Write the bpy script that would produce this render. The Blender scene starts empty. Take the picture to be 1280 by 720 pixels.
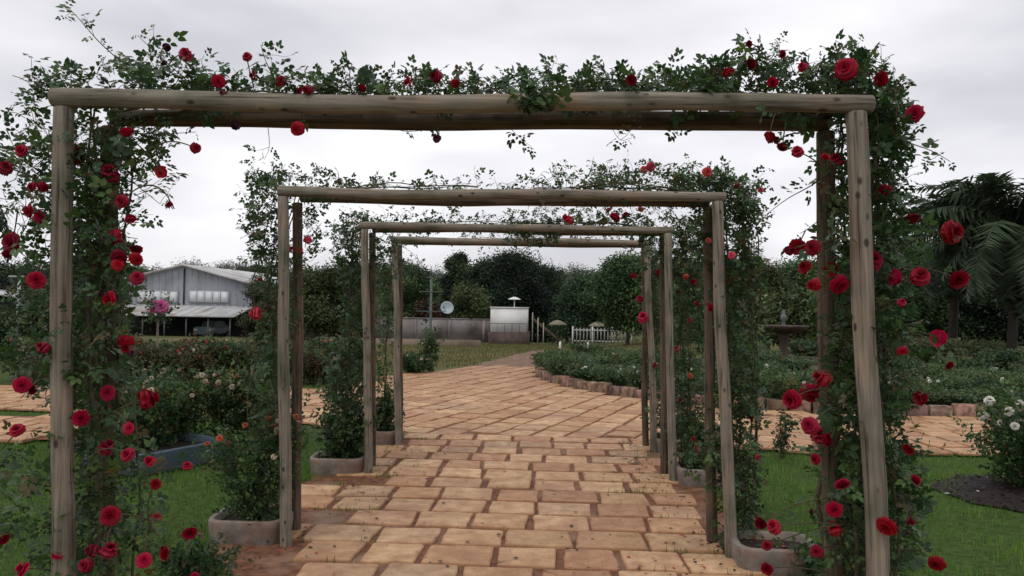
import bpy, math, random
import numpy as np
from mathutils import Vector, Matrix, noise

random.seed(7)
rng = np.random.default_rng(11)
R = math.radians
PI = math.pi
scene = bpy.context.scene
col = scene.collection

# ------------------------------------------------------------------ camera
CAM = Vector((0.0, 0.0, 1.65))
CAMROT = (Matrix.Rotation(0.046, 3, 'Z') @ Matrix.Rotation(PI / 2 + 0.0232, 3, 'X') @ Matrix.Rotation(0.017, 3, 'Z'))
cd = bpy.data.cameras.new('camera')
cd.sensor_width = 36.0
cd.lens = 36.0 * 1000 / 1280
cd.clip_start = 0.05
cd.clip_end = 2000
cam = bpy.data.objects.new('camera', cd)
cam.matrix_world = Matrix.Translation(CAM) @ CAMROT.to_4x4()
col.objects.link(cam)
scene.camera = cam

# ------------------------------------------------------------------ sky, sun, exposure
SUN_EL, SUN_AZ = R(58), R(215)          # high, behind and to the left of the camera, seen through cloud
w = bpy.data.worlds.new('World')
scene.world = w
w.use_nodes = True
nt = w.node_tree
nt.nodes.clear()
N = nt.nodes.new
L = nt.links.new
out = N('ShaderNodeOutputWorld')
bg = N('ShaderNodeBackground')
bg.inputs['Strength'].default_value = 0.1
sky = N('ShaderNodeTexSky')
sky.sky_type = 'NISHITA'
sky.sun_disc = False
sky.sun_elevation = SUN_EL
sky.sun_rotation = SUN_AZ
tc = N('ShaderNodeTexCoord')
mp = N('ShaderNodeMapping')
mp.inputs['Scale'].default_value = (1.1, 1.1, 3.4)
n1 = N('ShaderNodeTexNoise')
n1.inputs['Scale'].default_value = 1.9
n1.inputs['Detail'].default_value = 5
n1.inputs['Roughness'].default_value = 0.45
cr = N('ShaderNodeValToRGB')
cr.color_ramp.elements[0].position = 0.34
cr.color_ramp.elements[0].color = (6.1, 6.05, 6.5, 1)
cr.color_ramp.elements[1].position = 0.60
cr.color_ramp.elements[1].color = (9.7, 9.6, 9.9, 1)
mx = N('ShaderNodeMixRGB')
mx.inputs['Fac'].default_value = 0.93
L(tc.outputs['Generated'], mp.inputs['Vector'])
L(mp.outputs['Vector'], n1.inputs['Vector'])
L(n1.outputs['Fac'], cr.inputs['Fac'])
L(sky.outputs['Color'], mx.inputs['Color1'])
L(cr.outputs['Color'], mx.inputs['Color2'])
L(mx.outputs['Color'], bg.inputs['Color'])
L(bg.outputs['Background'], out.inputs['Surface'])

sd = bpy.data.lights.new('sun', 'SUN')
sd.energy = 0.7
sd.angle = R(20)
sd.color = (1.0, 0.95, 0.88)
sun = bpy.data.objects.new('sun', sd)
sdir = Vector((math.sin(SUN_AZ) * math.cos(SUN_EL), math.cos(SUN_AZ) * math.cos(SUN_EL), math.sin(SUN_EL)))
sun.rotation_euler = sdir.to_track_quat('Z', 'Y').to_euler()
col.objects.link(sun)

vs = scene.view_settings
vs.view_transform = 'Standard'
vs.look = 'None'
vs.exposure = 0.15
vs.gamma = 1.0
vs.use_curve_mapping = False
scene.render.engine = 'CYCLES'
scene.cycles.max_bounces = 6
scene.cycles.transparent_max_bounces = 4
scene.cycles.use_denoising = True


# ------------------------------------------------------------------ picture -> place helpers
def ray(px, py):
    return CAMROT @ Vector(((px - 640) / 1000.0, -(py - 360) / 1000.0, -1.0))


def at(px, py, Y):
    d = ray(px, py)
    return CAM + d * (Y / d.y)


def gnd(px, py, z=0.0):
    d = ray(px, py)
    return CAM + d * ((z - CAM.z) / d.z)


def sstep(a, b, x):
    t = max(0.0, min(1.0, (x - a) / (b - a)))
    return t * t * (3 - 2 * t)


def terr(x, y):
    s = 1 - sstep(2, 11, x)
    d = y - 21
    d = 0.0 if d < 0 else min(d, 60.0)
    soft = d * d / (d + 3.0) if d > 0 else 0.0
    return -0.031 * soft * s


# ------------------------------------------------------------------ object helpers
def mesh_np(name, V, faces, mats, cols=None, fm=None, smooth=False):
    """V (n,3); faces: list of int arrays (k,m)"""
    me = bpy.data.meshes.new(name)
    V = np.asarray(V, dtype=np.float32).reshape(-1, 3)
    faces = [np.asarray(f, dtype=np.int32) for f in faces if len(f)]
    nl = sum(f.size for f in faces)
    npol = sum(len(f) for f in faces)
    me.vertices.add(len(V))
    me.vertices.foreach_set('co', V.ravel())
    me.loops.add(nl)
    me.polygons.add(npol)
    me.loops.foreach_set('vertex_index', np.concatenate([f.ravel() for f in faces]))
    starts, tot, s = [], [], 0
    for f in faces:
        k, m = f.shape
        starts.append(s + np.arange(k) * m)
        tot.append(np.full(k, m))
        s += k * m
    me.polygons.foreach_set('loop_start', np.concatenate(starts).astype(np.int32))
    if fm is not None:
        me.polygons.foreach_set('material_index', np.asarray(fm, dtype=np.int32))
    if smooth:
        me.polygons.foreach_set('use_smooth', np.ones(npol, dtype=bool))
    for m in (mats if isinstance(mats, (list, tuple)) else [mats]):
        me.materials.append(m)
    if cols is not None:
        a = me.color_attributes.new('Col', 'FLOAT_COLOR', 'POINT')
        c = np.ones((len(V), 4), dtype=np.float32)
        c[:, :3] = cols
        a.data.foreach_set('color', c.ravel())
    me.update(calc_edges=True)
    me.validate()
    return me


class MB:
    """collects shapes for one mesh"""
    def __init__(s):
        s.V, s.F4, s.F3, s.C, s.n = [], [], [], [], 0

    def add(s, V, F, c=(1, 1, 1)):
        V = np.asarray(V, dtype=np.float64).reshape(-1, 3)
        s.V.append(V)
        cc = np.asarray(c, dtype=np.float64)
        s.C.append(np.tile(cc, (len(V), 1)) if cc.ndim == 1 else cc)
        for f in F:
            f = np.asarray(f) + s.n
            if len(f) == 4:
                s.F4.append(f)
            elif len(f) == 3:
                s.F3.append(f)
            else:
                for i in range(1, len(f) - 1):
                    s.F3.append(np.array([f[0], f[i], f[i + 1]]))
        s.n += len(V)

    def arr(s, V, F, c):
        V = np.asarray(V).reshape(-1, 3)
        s.V.append(V)
        s.C.append(c)
        F = np.asarray(F) + s.n
        (s.F4 if F.shape[1] == 4 else s.F3).extend(F)
        s.n += len(V)

    def box(s, x0, y0, z0, x1, y1, z1, c=(1, 1, 1)):
        V = [(x0, y0, z0), (x1, y0, z0), (x1, y1, z0), (x0, y1, z0), (x0, y0, z1), (x1, y0, z1), (x1, y1, z1), (x0, y1, z1)]
        F = [(0, 3, 2, 1), (4, 5, 6, 7), (0, 1, 5, 4), (1, 2, 6, 5), (2, 3, 7, 6), (3, 0, 4, 7)]
        s.add(V, F, c)

    def tube(s, pts, rad, n=6, cap=True, c=(1, 1, 1), wob=0.0):
        P = [Vector(p) for p in pts]
        m = len(P)
        if m < 2:
            return
        rr = rad if hasattr(rad, '__len__') else [rad] * m
        t0 = (P[1] - P[0]).normalized()
        ref = Vector((0, 0, 1)) if abs(t0.z) < 0.9 else Vector((1, 0, 0))
        u = t0.cross(ref).normalized()
        V = []
        for i in range(m):
            t = (P[min(i + 1, m - 1)] - P[max(i - 1, 0)])
            t = t.normalized() if t.length > 1e-9 else t0
            u = (u - t * u.dot(t))
            u = u.normalized() if u.length > 1e-9 else t.orthogonal().normalized()
            v = t.cross(u)
            for k in range(n):
                a = 2 * PI * k / n
                r = rr[i]
                if wob:
                    r *= 1 + wob * noise.noise(Vector((math.cos(a) * 1.2, math.sin(a) * 1.2, i * 0.23)) + P[0] * 7)
                V.append(P[i] + u * (r * math.cos(a)) + v * (r * math.sin(a)))
        F = []
        for i in range(m - 1):
            for k in range(n):
                k2 = (k + 1) % n
                F.append((i * n + k, i * n + k2, (i + 1) * n + k2, (i + 1) * n + k))
        if cap:
            F.append(tuple(range(n))[::-1])
            F.append(tuple((m - 1) * n + k for k in range(n)))
        s.add([tuple(p) for p in V], F, c)

    def lathe(s, prof, n=24, ctr=(0, 0, 0), c=(1, 1, 1)):
        V, F = [], []
        for (r, z) in prof:
            for k in range(n):
                a = 2 * PI * k / n
                V.append((ctr[0] + r * math.cos(a), ctr[1] + r * math.sin(a), ctr[2] + z))
        m = len(prof)
        for i in range(m - 1):
            for k in range(n):
                k2 = (k + 1) % n
                F.append((i * n + k, i * n + k2, (i + 1) * n + k2, (i + 1) * n + k))
        s.add(V, F, c)

    def build(s, name, mat, parent=None, smooth=False, loc=None, bevel=0):
        V = np.concatenate(s.V) if s.V else np.zeros((0, 3))
        fs = []
        if s.F4:
            fs.append(np.array(s.F4))
        if s.F3:
            fs.append(np.array(s.F3))
        me = mesh_np(name, V, fs, mat, np.concatenate(s.C) if s.C else None, smooth=smooth)
        return link(name, me, parent, loc, bevel)


def link(name, me, parent=None, loc=None, bevel=0):
    o = bpy.data.objects.new(name, me)
    col.objects.link(o)
    if parent:
        o.parent = parent
    if loc is not None:
        o.location = loc
    if bevel:
        b = o.modifiers.new('bevel', 'BEVEL')
        b.width = bevel
        b.segments = 2
        b.limit_method = 'ANGLE'
    return o


def tag(o, label=None, cat=None, group=None, kind=None):
    if label:
        o['label'] = label
    if cat:
        o['category'] = cat
    if group:
        o['group'] = group
    if kind:
        o['kind'] = kind
    return o


def thing(name, label, cat, loc=(0, 0, 0), rz=0.0, group=None):
    o = bpy.data.objects.new(name, None)
    o.empty_display_size = 0.2
    col.objects.link(o)
    o.location = loc
    o.rotation_euler = (0, 0, rz)
    return tag(o, label, cat, group)


def dup(root, loc, rz=0.0, sc=1.0, label=None, group=None):
    r = root.copy()
    col.objects.link(r)
    r.location = loc
    r.rotation_euler = (0, 0, rz)
    r.scale = (sc, sc, sc) if not hasattr(sc, '__len__') else sc
    if label:
        r['label'] = label
    if group:
        r['group'] = group
    for ch in list(root.children):
        c = ch.copy()
        col.objects.link(c)
        c.parent = r
        for g in list(ch.children):
            d = g.copy()
            col.objects.link(d)
            d.parent = c
    return r


# ------------------------------------------------------------------ materials
def new_mat(name):
    m = bpy.data.materials.new(name)
    m.use_nodes = True
    t = m.node_tree
    return m, t, t.nodes['Principled BSDF'], t.nodes.new, t.links.new


def setp(b, rough=0.7, spec=0.3, metal=0.0):
    b.inputs['Roughness'].default_value = rough
    b.inputs['Specular IOR Level'].default_value = spec
    b.inputs['Metallic'].default_value = metal


def noise_mat(name, c1, c2, scale=8, rough=0.8, spec=0.25, stretch=(1, 1, 1), bump=0.2, detail=6, usecol=False, lo=0.35, hi=0.65,
              c3=None, s3=2.0, metal=0.0):
    m, t, b, n, l = new_mat(name)
    setp(b, rough, spec, metal)
    tcn = n('ShaderNodeTexCoord')
    mpn = n('ShaderNodeMapping')
    mpn.inputs['Scale'].default_value = stretch
    nz = n('ShaderNodeTexNoise')
    nz.inputs['Scale'].default_value = scale
    nz.inputs['Detail'].default_value = detail
    nz.inputs['Roughness'].default_value = 0.6
    rp = n('ShaderNodeValToRGB')
    rp.color_ramp.elements[0].position = lo
    rp.color_ramp.elements[0].color = (*c1, 1)
    rp.color_ramp.elements[1].position = hi
    rp.color_ramp.elements[1].color = (*c2, 1)
    l(tcn.outputs['Object'], mpn.inputs['Vector'])
    l(mpn.outputs['Vector'], nz.inputs['Vector'])
    l(nz.outputs['Fac'], rp.inputs['Fac'])
    colout = rp.outputs['Color']
    if c3 is not None:
        n3 = n('ShaderNodeTexNoise')
        n3.inputs['Scale'].default_value = s3
        n3.inputs['Detail'].default_value = 4
        r3 = n('ShaderNodeValToRGB')
        r3.color_ramp.elements[0].position = 0.48
        r3.color_ramp.elements[0].color = (0, 0, 0, 1)
        r3.color_ramp.elements[1].position = 0.68
        r3.color_ramp.elements[1].color = (1, 1, 1, 1)
        m3 = n('ShaderNodeMixRGB')
        m3.inputs['Color2'].default_value = (*c3, 1)
        l(tcn.outputs['Object'], n3.inputs['Vector'])
        l(n3.outputs['Fac'], r3.inputs['Fac'])
        l(r3.outputs['Color'], m3.inputs['Fac'])
        l(colout, m3.inputs['Color1'])
        colout = m3.outputs['Color']
    if usecol:
        at_ = n('ShaderNodeAttribute')
        at_.attribute_name = 'Col'
        mm = n('ShaderNodeMixRGB')
        mm.blend_type = 'MULTIPLY'
        mm.inputs['Fac'].default_value = 1
        l(colout, mm.inputs['Color1'])
        l(at_.outputs['Color'], mm.inputs['Color2'])
        colout = mm.outputs['Color']
    l(colout, b.inputs['Base Color'])
    if bump:
        bp = n('ShaderNodeBump')
        bp.inputs['Strength'].default_value = bump
        bp.inputs['Distance'].default_value = 0.02
        l(nz.outputs['Fac'], bp.inputs['Height'])
        l(bp.outputs['Normal'], b.inputs['Normal'])
    return m


def leaf_mat(name, rough=0.42, spec=0.3, trans=0.25):
    """colour comes from the Col attribute of each leaf, which is the leaf's own colour"""
    m, t, b, n, l = new_mat(name)
    setp(b, rough, spec)
    a = n('ShaderNodeAttribute')
    a.attribute_name = 'Col'
    l(a.outputs['Color'], b.inputs['Base Color'])
    tr = n('ShaderNodeBsdfTranslucent')
    hs = n('ShaderNodeHueSaturation')
    hs.inputs['Value'].default_value = 1.5
    hs.inputs['Saturation'].default_value = 1.1
    mx_ = n('ShaderNodeMixShader')
    mx_.inputs['Fac'].default_value = trans
    l(a.outputs['Color'], hs.inputs['Color'])
    l(hs.outputs['Color'], tr.inputs['Color'])
    o = t.nodes['Material Output']
    l(b.outputs['BSDF'], mx_.inputs[1])
    l(tr.outputs['BSDF'], mx_.inputs[2])
    l(mx_.outputs['Shader'], o.inputs['Surface'])
    return m


def wood_mat(name, dark, light, crack):
    m, t, b, n, l = new_mat(name)
    setp(b, 0.8, 0.25)
    tcn = n('ShaderNodeTexCoord')
    oi = n('ShaderNodeObjectInfo')
    off = n('ShaderNodeVectorMath')
    off.operation = 'SCALE'
    off.inputs[0].default_value = (31, 17, 23)
    l(oi.outputs['Random'], off.inputs['Scale'])
    ad = n('ShaderNodeVectorMath')
    l(tcn.outputs['Object'], ad.inputs[0])
    l(off.outputs['Vector'], ad.inputs[1])
    mpn = n('ShaderNodeMapping')
    mpn.inputs['Scale'].default_value = (38, 38, 1.6)
    l(ad.outputs['Vector'], mpn.inputs['Vector'])
    nz = n('ShaderNodeTexNoise')
    nz.inputs['Scale'].default_value = 1.6
    nz.inputs['Detail'].default_value = 8
    nz.inputs['Roughness'].default_value = 0.62
    l(mpn.outputs['Vector'], nz.inputs['Vector'])
    rp = n('ShaderNodeValToRGB')
    e = rp.color_ramp.elements
    e[0].position, e[0].color = 0.30, (*crack, 1)
    e[1].position, e[1].color = 0.68, (*light, 1)
    e2 = rp.color_ramp.elements.new(0.42)
    e2.color = (*dark, 1)
    l(nz.outputs['Fac'], rp.inputs['Fac'])
    # broad weather stains, lichen green and reddish
    nb = n('ShaderNodeTexNoise')
    nb.inputs['Scale'].default_value = 4.5
    nb.inputs['Detail'].default_value = 5
    l(ad.outputs['Vector'], nb.inputs['Vector'])
    rb = n('ShaderNodeValToRGB')
    f = rb.color_ramp.elements
    f[0].position, f[0].color = 0.30, (0.55, 0.60, 0.50, 1)
    f[1].position, f[1].color = 0.72, (1.22, 1.02, 0.90, 1)
    f2 = f.new(0.5)
    f2.color = (0.95, 0.93, 0.9, 1)
    l(nb.outputs['Fac'], rb.inputs['Fac'])
    mm = n('ShaderNodeMixRGB')
    mm.blend_type = 'MULTIPLY'
    mm.inputs['Fac'].default_value = 1
    l(rp.outputs['Color'], mm.inputs['Color1'])
    l(rb.outputs['Color'], mm.inputs['Color2'])
    # knots
    mk = n('ShaderNodeMapping')
    mk.inputs['Scale'].default_value = (15, 15, 9)
    l(ad.outputs['Vector'], mk.inputs['Vector'])
    vo = n('ShaderNodeTexVoronoi')
    vo.inputs['Scale'].default_value = 1.0
    l(mk.outputs['Vector'], vo.inputs['Vector'])
    rk = n('ShaderNodeValToRGB')
    rk.color_ramp.elements[0].position = 0.10
    rk.color_ramp.elements[0].color = (1, 1, 1, 1)
    rk.color_ramp.elements[1].position = 0.19
    rk.color_ramp.elements[1].color = (0, 0, 0, 1)
    l(vo.outputs['Distance'], rk.inputs['Fac'])
    kk = n('ShaderNodeMixRGB')
    kk.inputs['Color2'].default_value = (0.055, 0.04, 0.03, 1)
    l(rk.outputs['Color'], kk.inputs['Fac'])
    l(mm.outputs['Color'], kk.inputs['Color1'])
    l(kk.outputs['Color'], b.inputs['Base Color'])
    mc = n('ShaderNodeMapping')
    mc.inputs['Scale'].default_value = (70, 70, 2.2)
    l(ad.outputs['Vector'], mc.inputs['Vector'])
    nc = n('ShaderNodeTexNoise')
    nc.inputs['Scale'].default_value = 1.0
    nc.inputs['Detail'].default_value = 3
    l(mc.outputs['Vector'], nc.inputs['Vector'])
    rc = n('ShaderNodeValToRGB')
    rc.color_ramp.elements[0].position = 0.30
    rc.color_ramp.elements[0].color = (0.28, 0.24, 0.2, 1)
    rc.color_ramp.elements[1].position = 0.40
    rc.color_ramp.elements[1].color = (1, 1, 1, 1)
    l(nc.outputs['Fac'], rc.inputs['Fac'])
    kc = n('ShaderNodeMixRGB')
    kc.blend_type = 'MULTIPLY'
    kc.inputs['Fac'].default_value = 1
    l(kk.outputs['Color'], kc.inputs['Color1'])
    l(rc.outputs['Color'], kc.inputs['Color2'])
    l(kc.outputs['Color'], b.inputs['Base Color'])
    bp = n('ShaderNodeBump')
    bp.inputs['Strength'].default_value = 0.55
    bp.inputs['Distance'].default_value = 0.006
    l(nz.outputs['Fac'], bp.inputs['Height'])
    l(bp.outputs['Normal'], b.inputs['Normal'])
    return m


def petal_mat(name, c, var=0.5, hue=0.02):
    m, t, b, n, l = new_mat(name)
    setp(b, 0.55, 0.25)
    oi = n('ShaderNodeObjectInfo')
    a = n('ShaderNodeAttribute')
    a.attribute_name = 'Col'
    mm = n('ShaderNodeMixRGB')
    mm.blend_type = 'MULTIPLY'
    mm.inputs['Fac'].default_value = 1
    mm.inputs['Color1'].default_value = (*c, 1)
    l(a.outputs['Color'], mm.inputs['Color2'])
    hs = n('ShaderNodeHueSaturation')
    mr = n('ShaderNodeMapRange')
    mr.inputs['To Min'].default_value = 1 - var
    mr.inputs['To Max'].default_value = 1 + var * 0.5
    mh = n('ShaderNodeMapRange')
    mh.inputs['To Min'].default_value = 0.5 - hue
    mh.inputs['To Max'].default_value = 0.5 + hue
    mul = n('ShaderNodeMath')
    mul.operation = 'MULTIPLY'
    mul.inputs[1].default_value = 7.31
    fr = n('ShaderNodeMath')
    fr.operation = 'FRACT'
    l(oi.outputs['Random'], mr.inputs['Value'])
    l(oi.outputs['Random'], mul.inputs[0])
    l(mul.outputs[0], fr.inputs[0])
    l(fr.outputs[0], mh.inputs['Value'])
    l(mr.outputs[0], hs.inputs['Value'])
    l(mh.outputs[0], hs.inputs['Hue'])
    l(mm.outputs['Color'], hs.inputs['Color'])
    l(hs.outputs['Color'], b.inputs['Base Color'])
    tr = n('ShaderNodeBsdfTranslucent')
    l(hs.outputs['Color'], tr.inputs['Color'])
    mx_ = n('ShaderNodeMixShader')
    mx_.inputs['Fac'].default_value = 0.3
    o = t.nodes['Material Output']
    l(b.outputs['BSDF'], mx_.inputs[1])
    l(tr.outputs['BSDF'], mx_.inputs[2])
    l(mx_.outputs['Shader'], o.inputs['Surface'])
    return m


M = {}
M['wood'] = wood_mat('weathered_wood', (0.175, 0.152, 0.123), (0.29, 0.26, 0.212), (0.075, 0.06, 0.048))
M['wood_brown_shaded'] = wood_mat('brown_and_shaded_wood', (0.082, 0.062, 0.046), (0.165, 0.125, 0.09), (0.03, 0.022, 0.016))  # brown stair wood, also the shaded copy of wood for rear arch poles
M['leaf'] = leaf_mat('rose_leaf')
M['bushleaf'] = leaf_mat('bush_leaf', 0.5, 0.35)
M['treeleaf'] = leaf_mat('tree_leaf', 0.6, 0.25, 0.15)
M['grassblade'] = leaf_mat('grass_blade', 0.6, 0.2, 0.25)
M['stem'] = noise_mat('rose_stem', (0.05, 0.05, 0.025), (0.10, 0.085, 0.05), 30, bump=0)
M['bark'] = noise_mat('bark', (0.05, 0.04, 0.03), (0.13, 0.105, 0.08), 6, stretch=(3, 3, 0.6), bump=0.5)
M['red'] = petal_mat('red_petal', (0.39, 0.007, 0.034), 0.5, 0.007)
M['coral'] = petal_mat('coral_petal', (0.55, 0.07, 0.065), 0.35, 0.02)
M['orange'] = petal_mat('orange_petal', (0.62, 0.16, 0.06), 0.3, 0.02)
M['white'] = petal_mat('white_petal', (0.78, 0.76, 0.68), 0.08, 0.0)
M['pink'] = petal_mat('pink_petal', (0.55, 0.13, 0.30), 0.15, 0.01)
M['faded'] = petal_mat('faded_petal', (0.13, 0.03, 0.05), 0.3, 0.02)
M['cream'] = petal_mat('cream_petal', (0.62, 0.52, 0.38), 0.2, 0.01)
M['dry'] = petal_mat('dry_petal', (0.32, 0.20, 0.11), 0.3, 0.01)
M['petalcol'] = leaf_mat('small_petal', 0.6, 0.2, 0.3)
M['concrete'] = noise_mat('planter_concrete', (0.14, 0.118, 0.10), (0.27, 0.235, 0.205), 9, c3=(0.20, 0.12, 0.08), s3=5, bump=0.35)
M['soil'] = noise_mat('soil', (0.012, 0.009, 0.007), (0.05, 0.035, 0.025), 40, bump=0.8)
M['mulch'] = noise_mat('mulch', (0.010, 0.007, 0.008), (0.032, 0.020, 0.019), 30, bump=1.0)
M['bedsoil'] = noise_mat('bed_ground', (0.045, 0.036, 0.02), (0.075, 0.085, 0.032), 2.5, bump=0.8, detail=9, c3=(0.10, 0.07, 0.045), s3=.9)
M['blue'] = noise_mat('blue_paint', (0.055, 0.085, 0.108), (0.085, 0.12, 0.145), 6, c3=(0.05, 0.06, 0.06), s3=3, rough=0.6)
M['brickstone'] = noise_mat('edging_stone', (0.15, 0.085, 0.06), (0.30, 0.20, 0.15), 9, usecol=True, c3=(0.07, 0.045, 0.03), s3=7, bump=0.5)
M['palestone'] = noise_mat('pale_stone', (0.28, 0.25, 0.21), (0.44, 0.40, 0.34), 9, bump=0.4)
M['whitewall'] = noise_mat('white_wall', (0.78, 0.77, 0.75), (0.84, 0.83, 0.82), 3, c3=(0.70, 0.68, 0.65), s3=0.8, bump=0.05)
M['greywall'] = noise_mat('grey_wall', (0.23, 0.205, 0.20), (0.34, 0.31, 0.305), 1.2, c3=(0.12, 0.10, 0.09), s3=0.6, bump=0.1)
M['basewall'] = noise_mat('lower_wall', (0.16, 0.12, 0.085), (0.24, 0.185, 0.13), 1.6, bump=0.1)
M['darkbrick'] = noise_mat('dark_brick', (0.07, 0.05, 0.045), (0.13, 0.09, 0.08), 3, bump=0.1)
M['metalwall'] = noise_mat('metal_cladding', (0.33, 0.35, 0.385), (0.40, 0.42, 0.455), 0.8, stretch=(8, 1, 0.4), rough=0.55, bump=0.03, c3=(0.27, 0.27, 0.285), s3=0.45)
M['roofmetal'] = noise_mat('metal_roof', (0.46, 0.46, 0.46), (0.58, 0.58, 0.58), 0.7, rough=0.5, bump=0.02, c3=(0.33, 0.28, 0.24), s3=0.6)
M['darkroof'] = noise_mat('dark_roof', (0.10, 0.10, 0.11), (0.16, 0.16, 0.17), 0.9, rough=0.7)
M['glasswhite'] = noise_mat('window_panel', (0.66, 0.68, 0.70), (0.74, 0.76, 0.78), 2, rough=0.3, bump=0)
M['darkmetal'] = noise_mat('dark_metal', (0.03, 0.03, 0.032), (0.06, 0.06, 0.062), 10, rough=0.5, bump=0)
M['greymetal'] = noise_mat('grey_metal', (0.30, 0.31, 0.32), (0.42, 0.43, 0.44), 10, rough=0.45, bump=0)
M['darkgrey'] = noise_mat('grey_column', (0.10, 0.10, 0.105), (0.15, 0.15, 0.155), 10, rough=0.6, bump=0)
M['greenmetal'] = noise_mat('green_metal', (0.07, 0.10, 0.095), (0.12, 0.15, 0.14), 10, rough=0.6, bump=0)
M['whitepaint'] = noise_mat('white_paint', (0.66, 0.66, 0.64), (0.78, 0.78, 0.76), 6, rough=0.55, bump=0)
M['agedwhite'] = noise_mat('aged_white_paint', (0.20, 0.19, 0.175), (0.36, 0.35, 0.33), 5, bump=0.1)
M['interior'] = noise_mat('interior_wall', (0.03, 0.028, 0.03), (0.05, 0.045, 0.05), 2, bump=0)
M['thatch'] = noise_mat('thatch', (0.13, 0.115, 0.08), (0.26, 0.235, 0.17), 18, stretch=(1, 1, 0.3), bump=0.7)
M['carpaint'] = noise_mat('silver_paint', (0.15, 0.19, 0.21), (0.18, 0.22, 0.24), 3, rough=0.25, spec=0.5, bump=0)
M['carglass'] = noise_mat('dark_glass', (0.02, 0.025, 0.03), (0.03, 0.035, 0.04), 3, rough=0.08, spec=0.6, bump=0)
M['rubber'] = noise_mat('rubber', (0.015, 0.015, 0.015), (0.03, 0.03, 0.03), 10, bump=0)
M['castiron'] = noise_mat('fountain_iron', (0.03, 0.022, 0.018), (0.085, 0.055, 0.042), 9, rough=0.65, bump=0.3)
M['dishblue'] = noise_mat('dish_paint', (0.33, 0.40, 0.43), (0.42, 0.48, 0.50), 4, rough=0.5, bump=0)
M['joint'] = noise_mat('path_dirt', (0.085, 0.036, 0.019), (0.23, 0.10, 0.051), 12, bump=0.6, detail=9, c3=(0.26, 0.165, 0.11), s3=2.2)

M['palmbark'] = noise_mat('palm_bark', (0.014, 0.011, 0.009), (0.038, 0.03, 0.025), 6, stretch=(2, 2, 4), bump=0.5)


def stone_mat():
    m, t, b, n, l = new_mat('paving_stone')
    setp(b, 0.78, 0.3)
    a = n('ShaderNodeAttribute')
    a.attribute_name = 'Col'
    g = n('ShaderNodeTexCoord')
    n1 = n('ShaderNodeTexNoise')
    n1.inputs['Scale'].default_value = 7
    n1.inputs['Detail'].default_value = 9
    n1.inputs['Roughness'].default_value = 0.65
    r1 = n('ShaderNodeValToRGB')
    r1.color_ramp.elements[0].position = 0.3
    r1.color_ramp.elements[0].color = (0.60, 0.50, 0.42, 1)
    r1.color_ramp.elements[1].position = 0.66
    r1.color_ramp.elements[1].color = (1.12, 1.1, 1.05, 1)
    l(g.outputs['Object'], n1.inputs['Vector'])
    l(n1.outputs['Fac'], r1.inputs['Fac'])
    mm = n('ShaderNodeMixRGB')
    mm.blend_type = 'MULTIPLY'
    mm.inputs['Fac'].default_value = 1
    l(a.outputs['Color'], mm.inputs['Color1'])
    l(r1.outputs['Color'], mm.inputs['Color2'])
    # reddish soil dragged over the stones in patches
    n2 = n('ShaderNodeTexNoise')
    n2.inputs['Scale'].default_value = 1.3
    n2.inputs['Detail'].default_value = 7
    n2.inputs['Roughness'].default_value = 0.7
    r2 = n('ShaderNodeValToRGB')
    r2.color_ramp.elements[0].position = 0.47
    r2.color_ramp.elements[0].color = (0, 0, 0, 1)
    r2.color_ramp.elements[1].position = 0.70
    r2.color_ramp.elements[1].color = (0.75, 0.75, 0.75, 1)
    l(g.outputs['Object'], n2.inputs['Vector'])
    l(n2.outputs['Fac'], r2.inputs['Fac'])
    m2 = n('ShaderNodeMixRGB')
    m2.inputs['Color2'].default_value = (0.32, 0.165, 0.095, 1)
    sp_ = n('ShaderNodeSeparateXYZ')
    l(g.outputs['Object'], sp_.inputs[0])
    far_ = n('ShaderNodeMapRange')          # clay dust washed in from the bare field beyond the circle
    far_.inputs['From Min'].default_value = 14
    far_.inputs['From Max'].default_value = 22
    far_.inputs['To Max'].default_value = 0.6
    l(sp_.outputs['Y'], far_.inputs['Value'])
    mxx = n('ShaderNodeMath')
    mxx.operation = 'MAXIMUM'
    l(r2.outputs['Color'], mxx.inputs[0])
    l(far_.outputs[0], mxx.inputs[1])
    l(mxx.outputs[0], m2.inputs['Fac'])
    l(mm.outputs['Color'], m2.inputs['Color1'])
    # pits
    v = n('ShaderNodeTexNoise')
    v.inputs['Scale'].default_value = 45
    v.inputs['Detail'].default_value = 3
    r3 = n('ShaderNodeValToRGB')
    r3.color_ramp.elements[0].position = 0.27
    r3.color_ramp.elements[0].color = (0.35, 0.27, 0.22, 1)
    r3.color_ramp.elements[1].position = 0.36
    r3.color_ramp.elements[1].color = (1, 1, 1, 1)
    l(g.outputs['Object'], v.inputs['Vector'])
    l(v.outputs['Fac'], r3.inputs['Fac'])
    m3 = n('ShaderNodeMixRGB')
    m3.blend_type = 'MULTIPLY'
    m3.inputs['Fac'].default_value = 1
    l(m2.outputs['Color'], m3.inputs['Color1'])
    l(r3.outputs['Color'], m3.inputs['Color2'])
    l(m3.outputs['Color'], b.inputs['Base Color'])
    bp = n('ShaderNodeBump')
    bp.inputs['Strength'].default_value = 0.5
    bp.inputs['Distance'].default_value = 0.012
    l(n1.outputs['Fac'], bp.inputs['Height'])
    l(bp.outputs['Normal'], b.inputs['Normal'])
    return m


M['paver'] = stone_mat()


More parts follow.
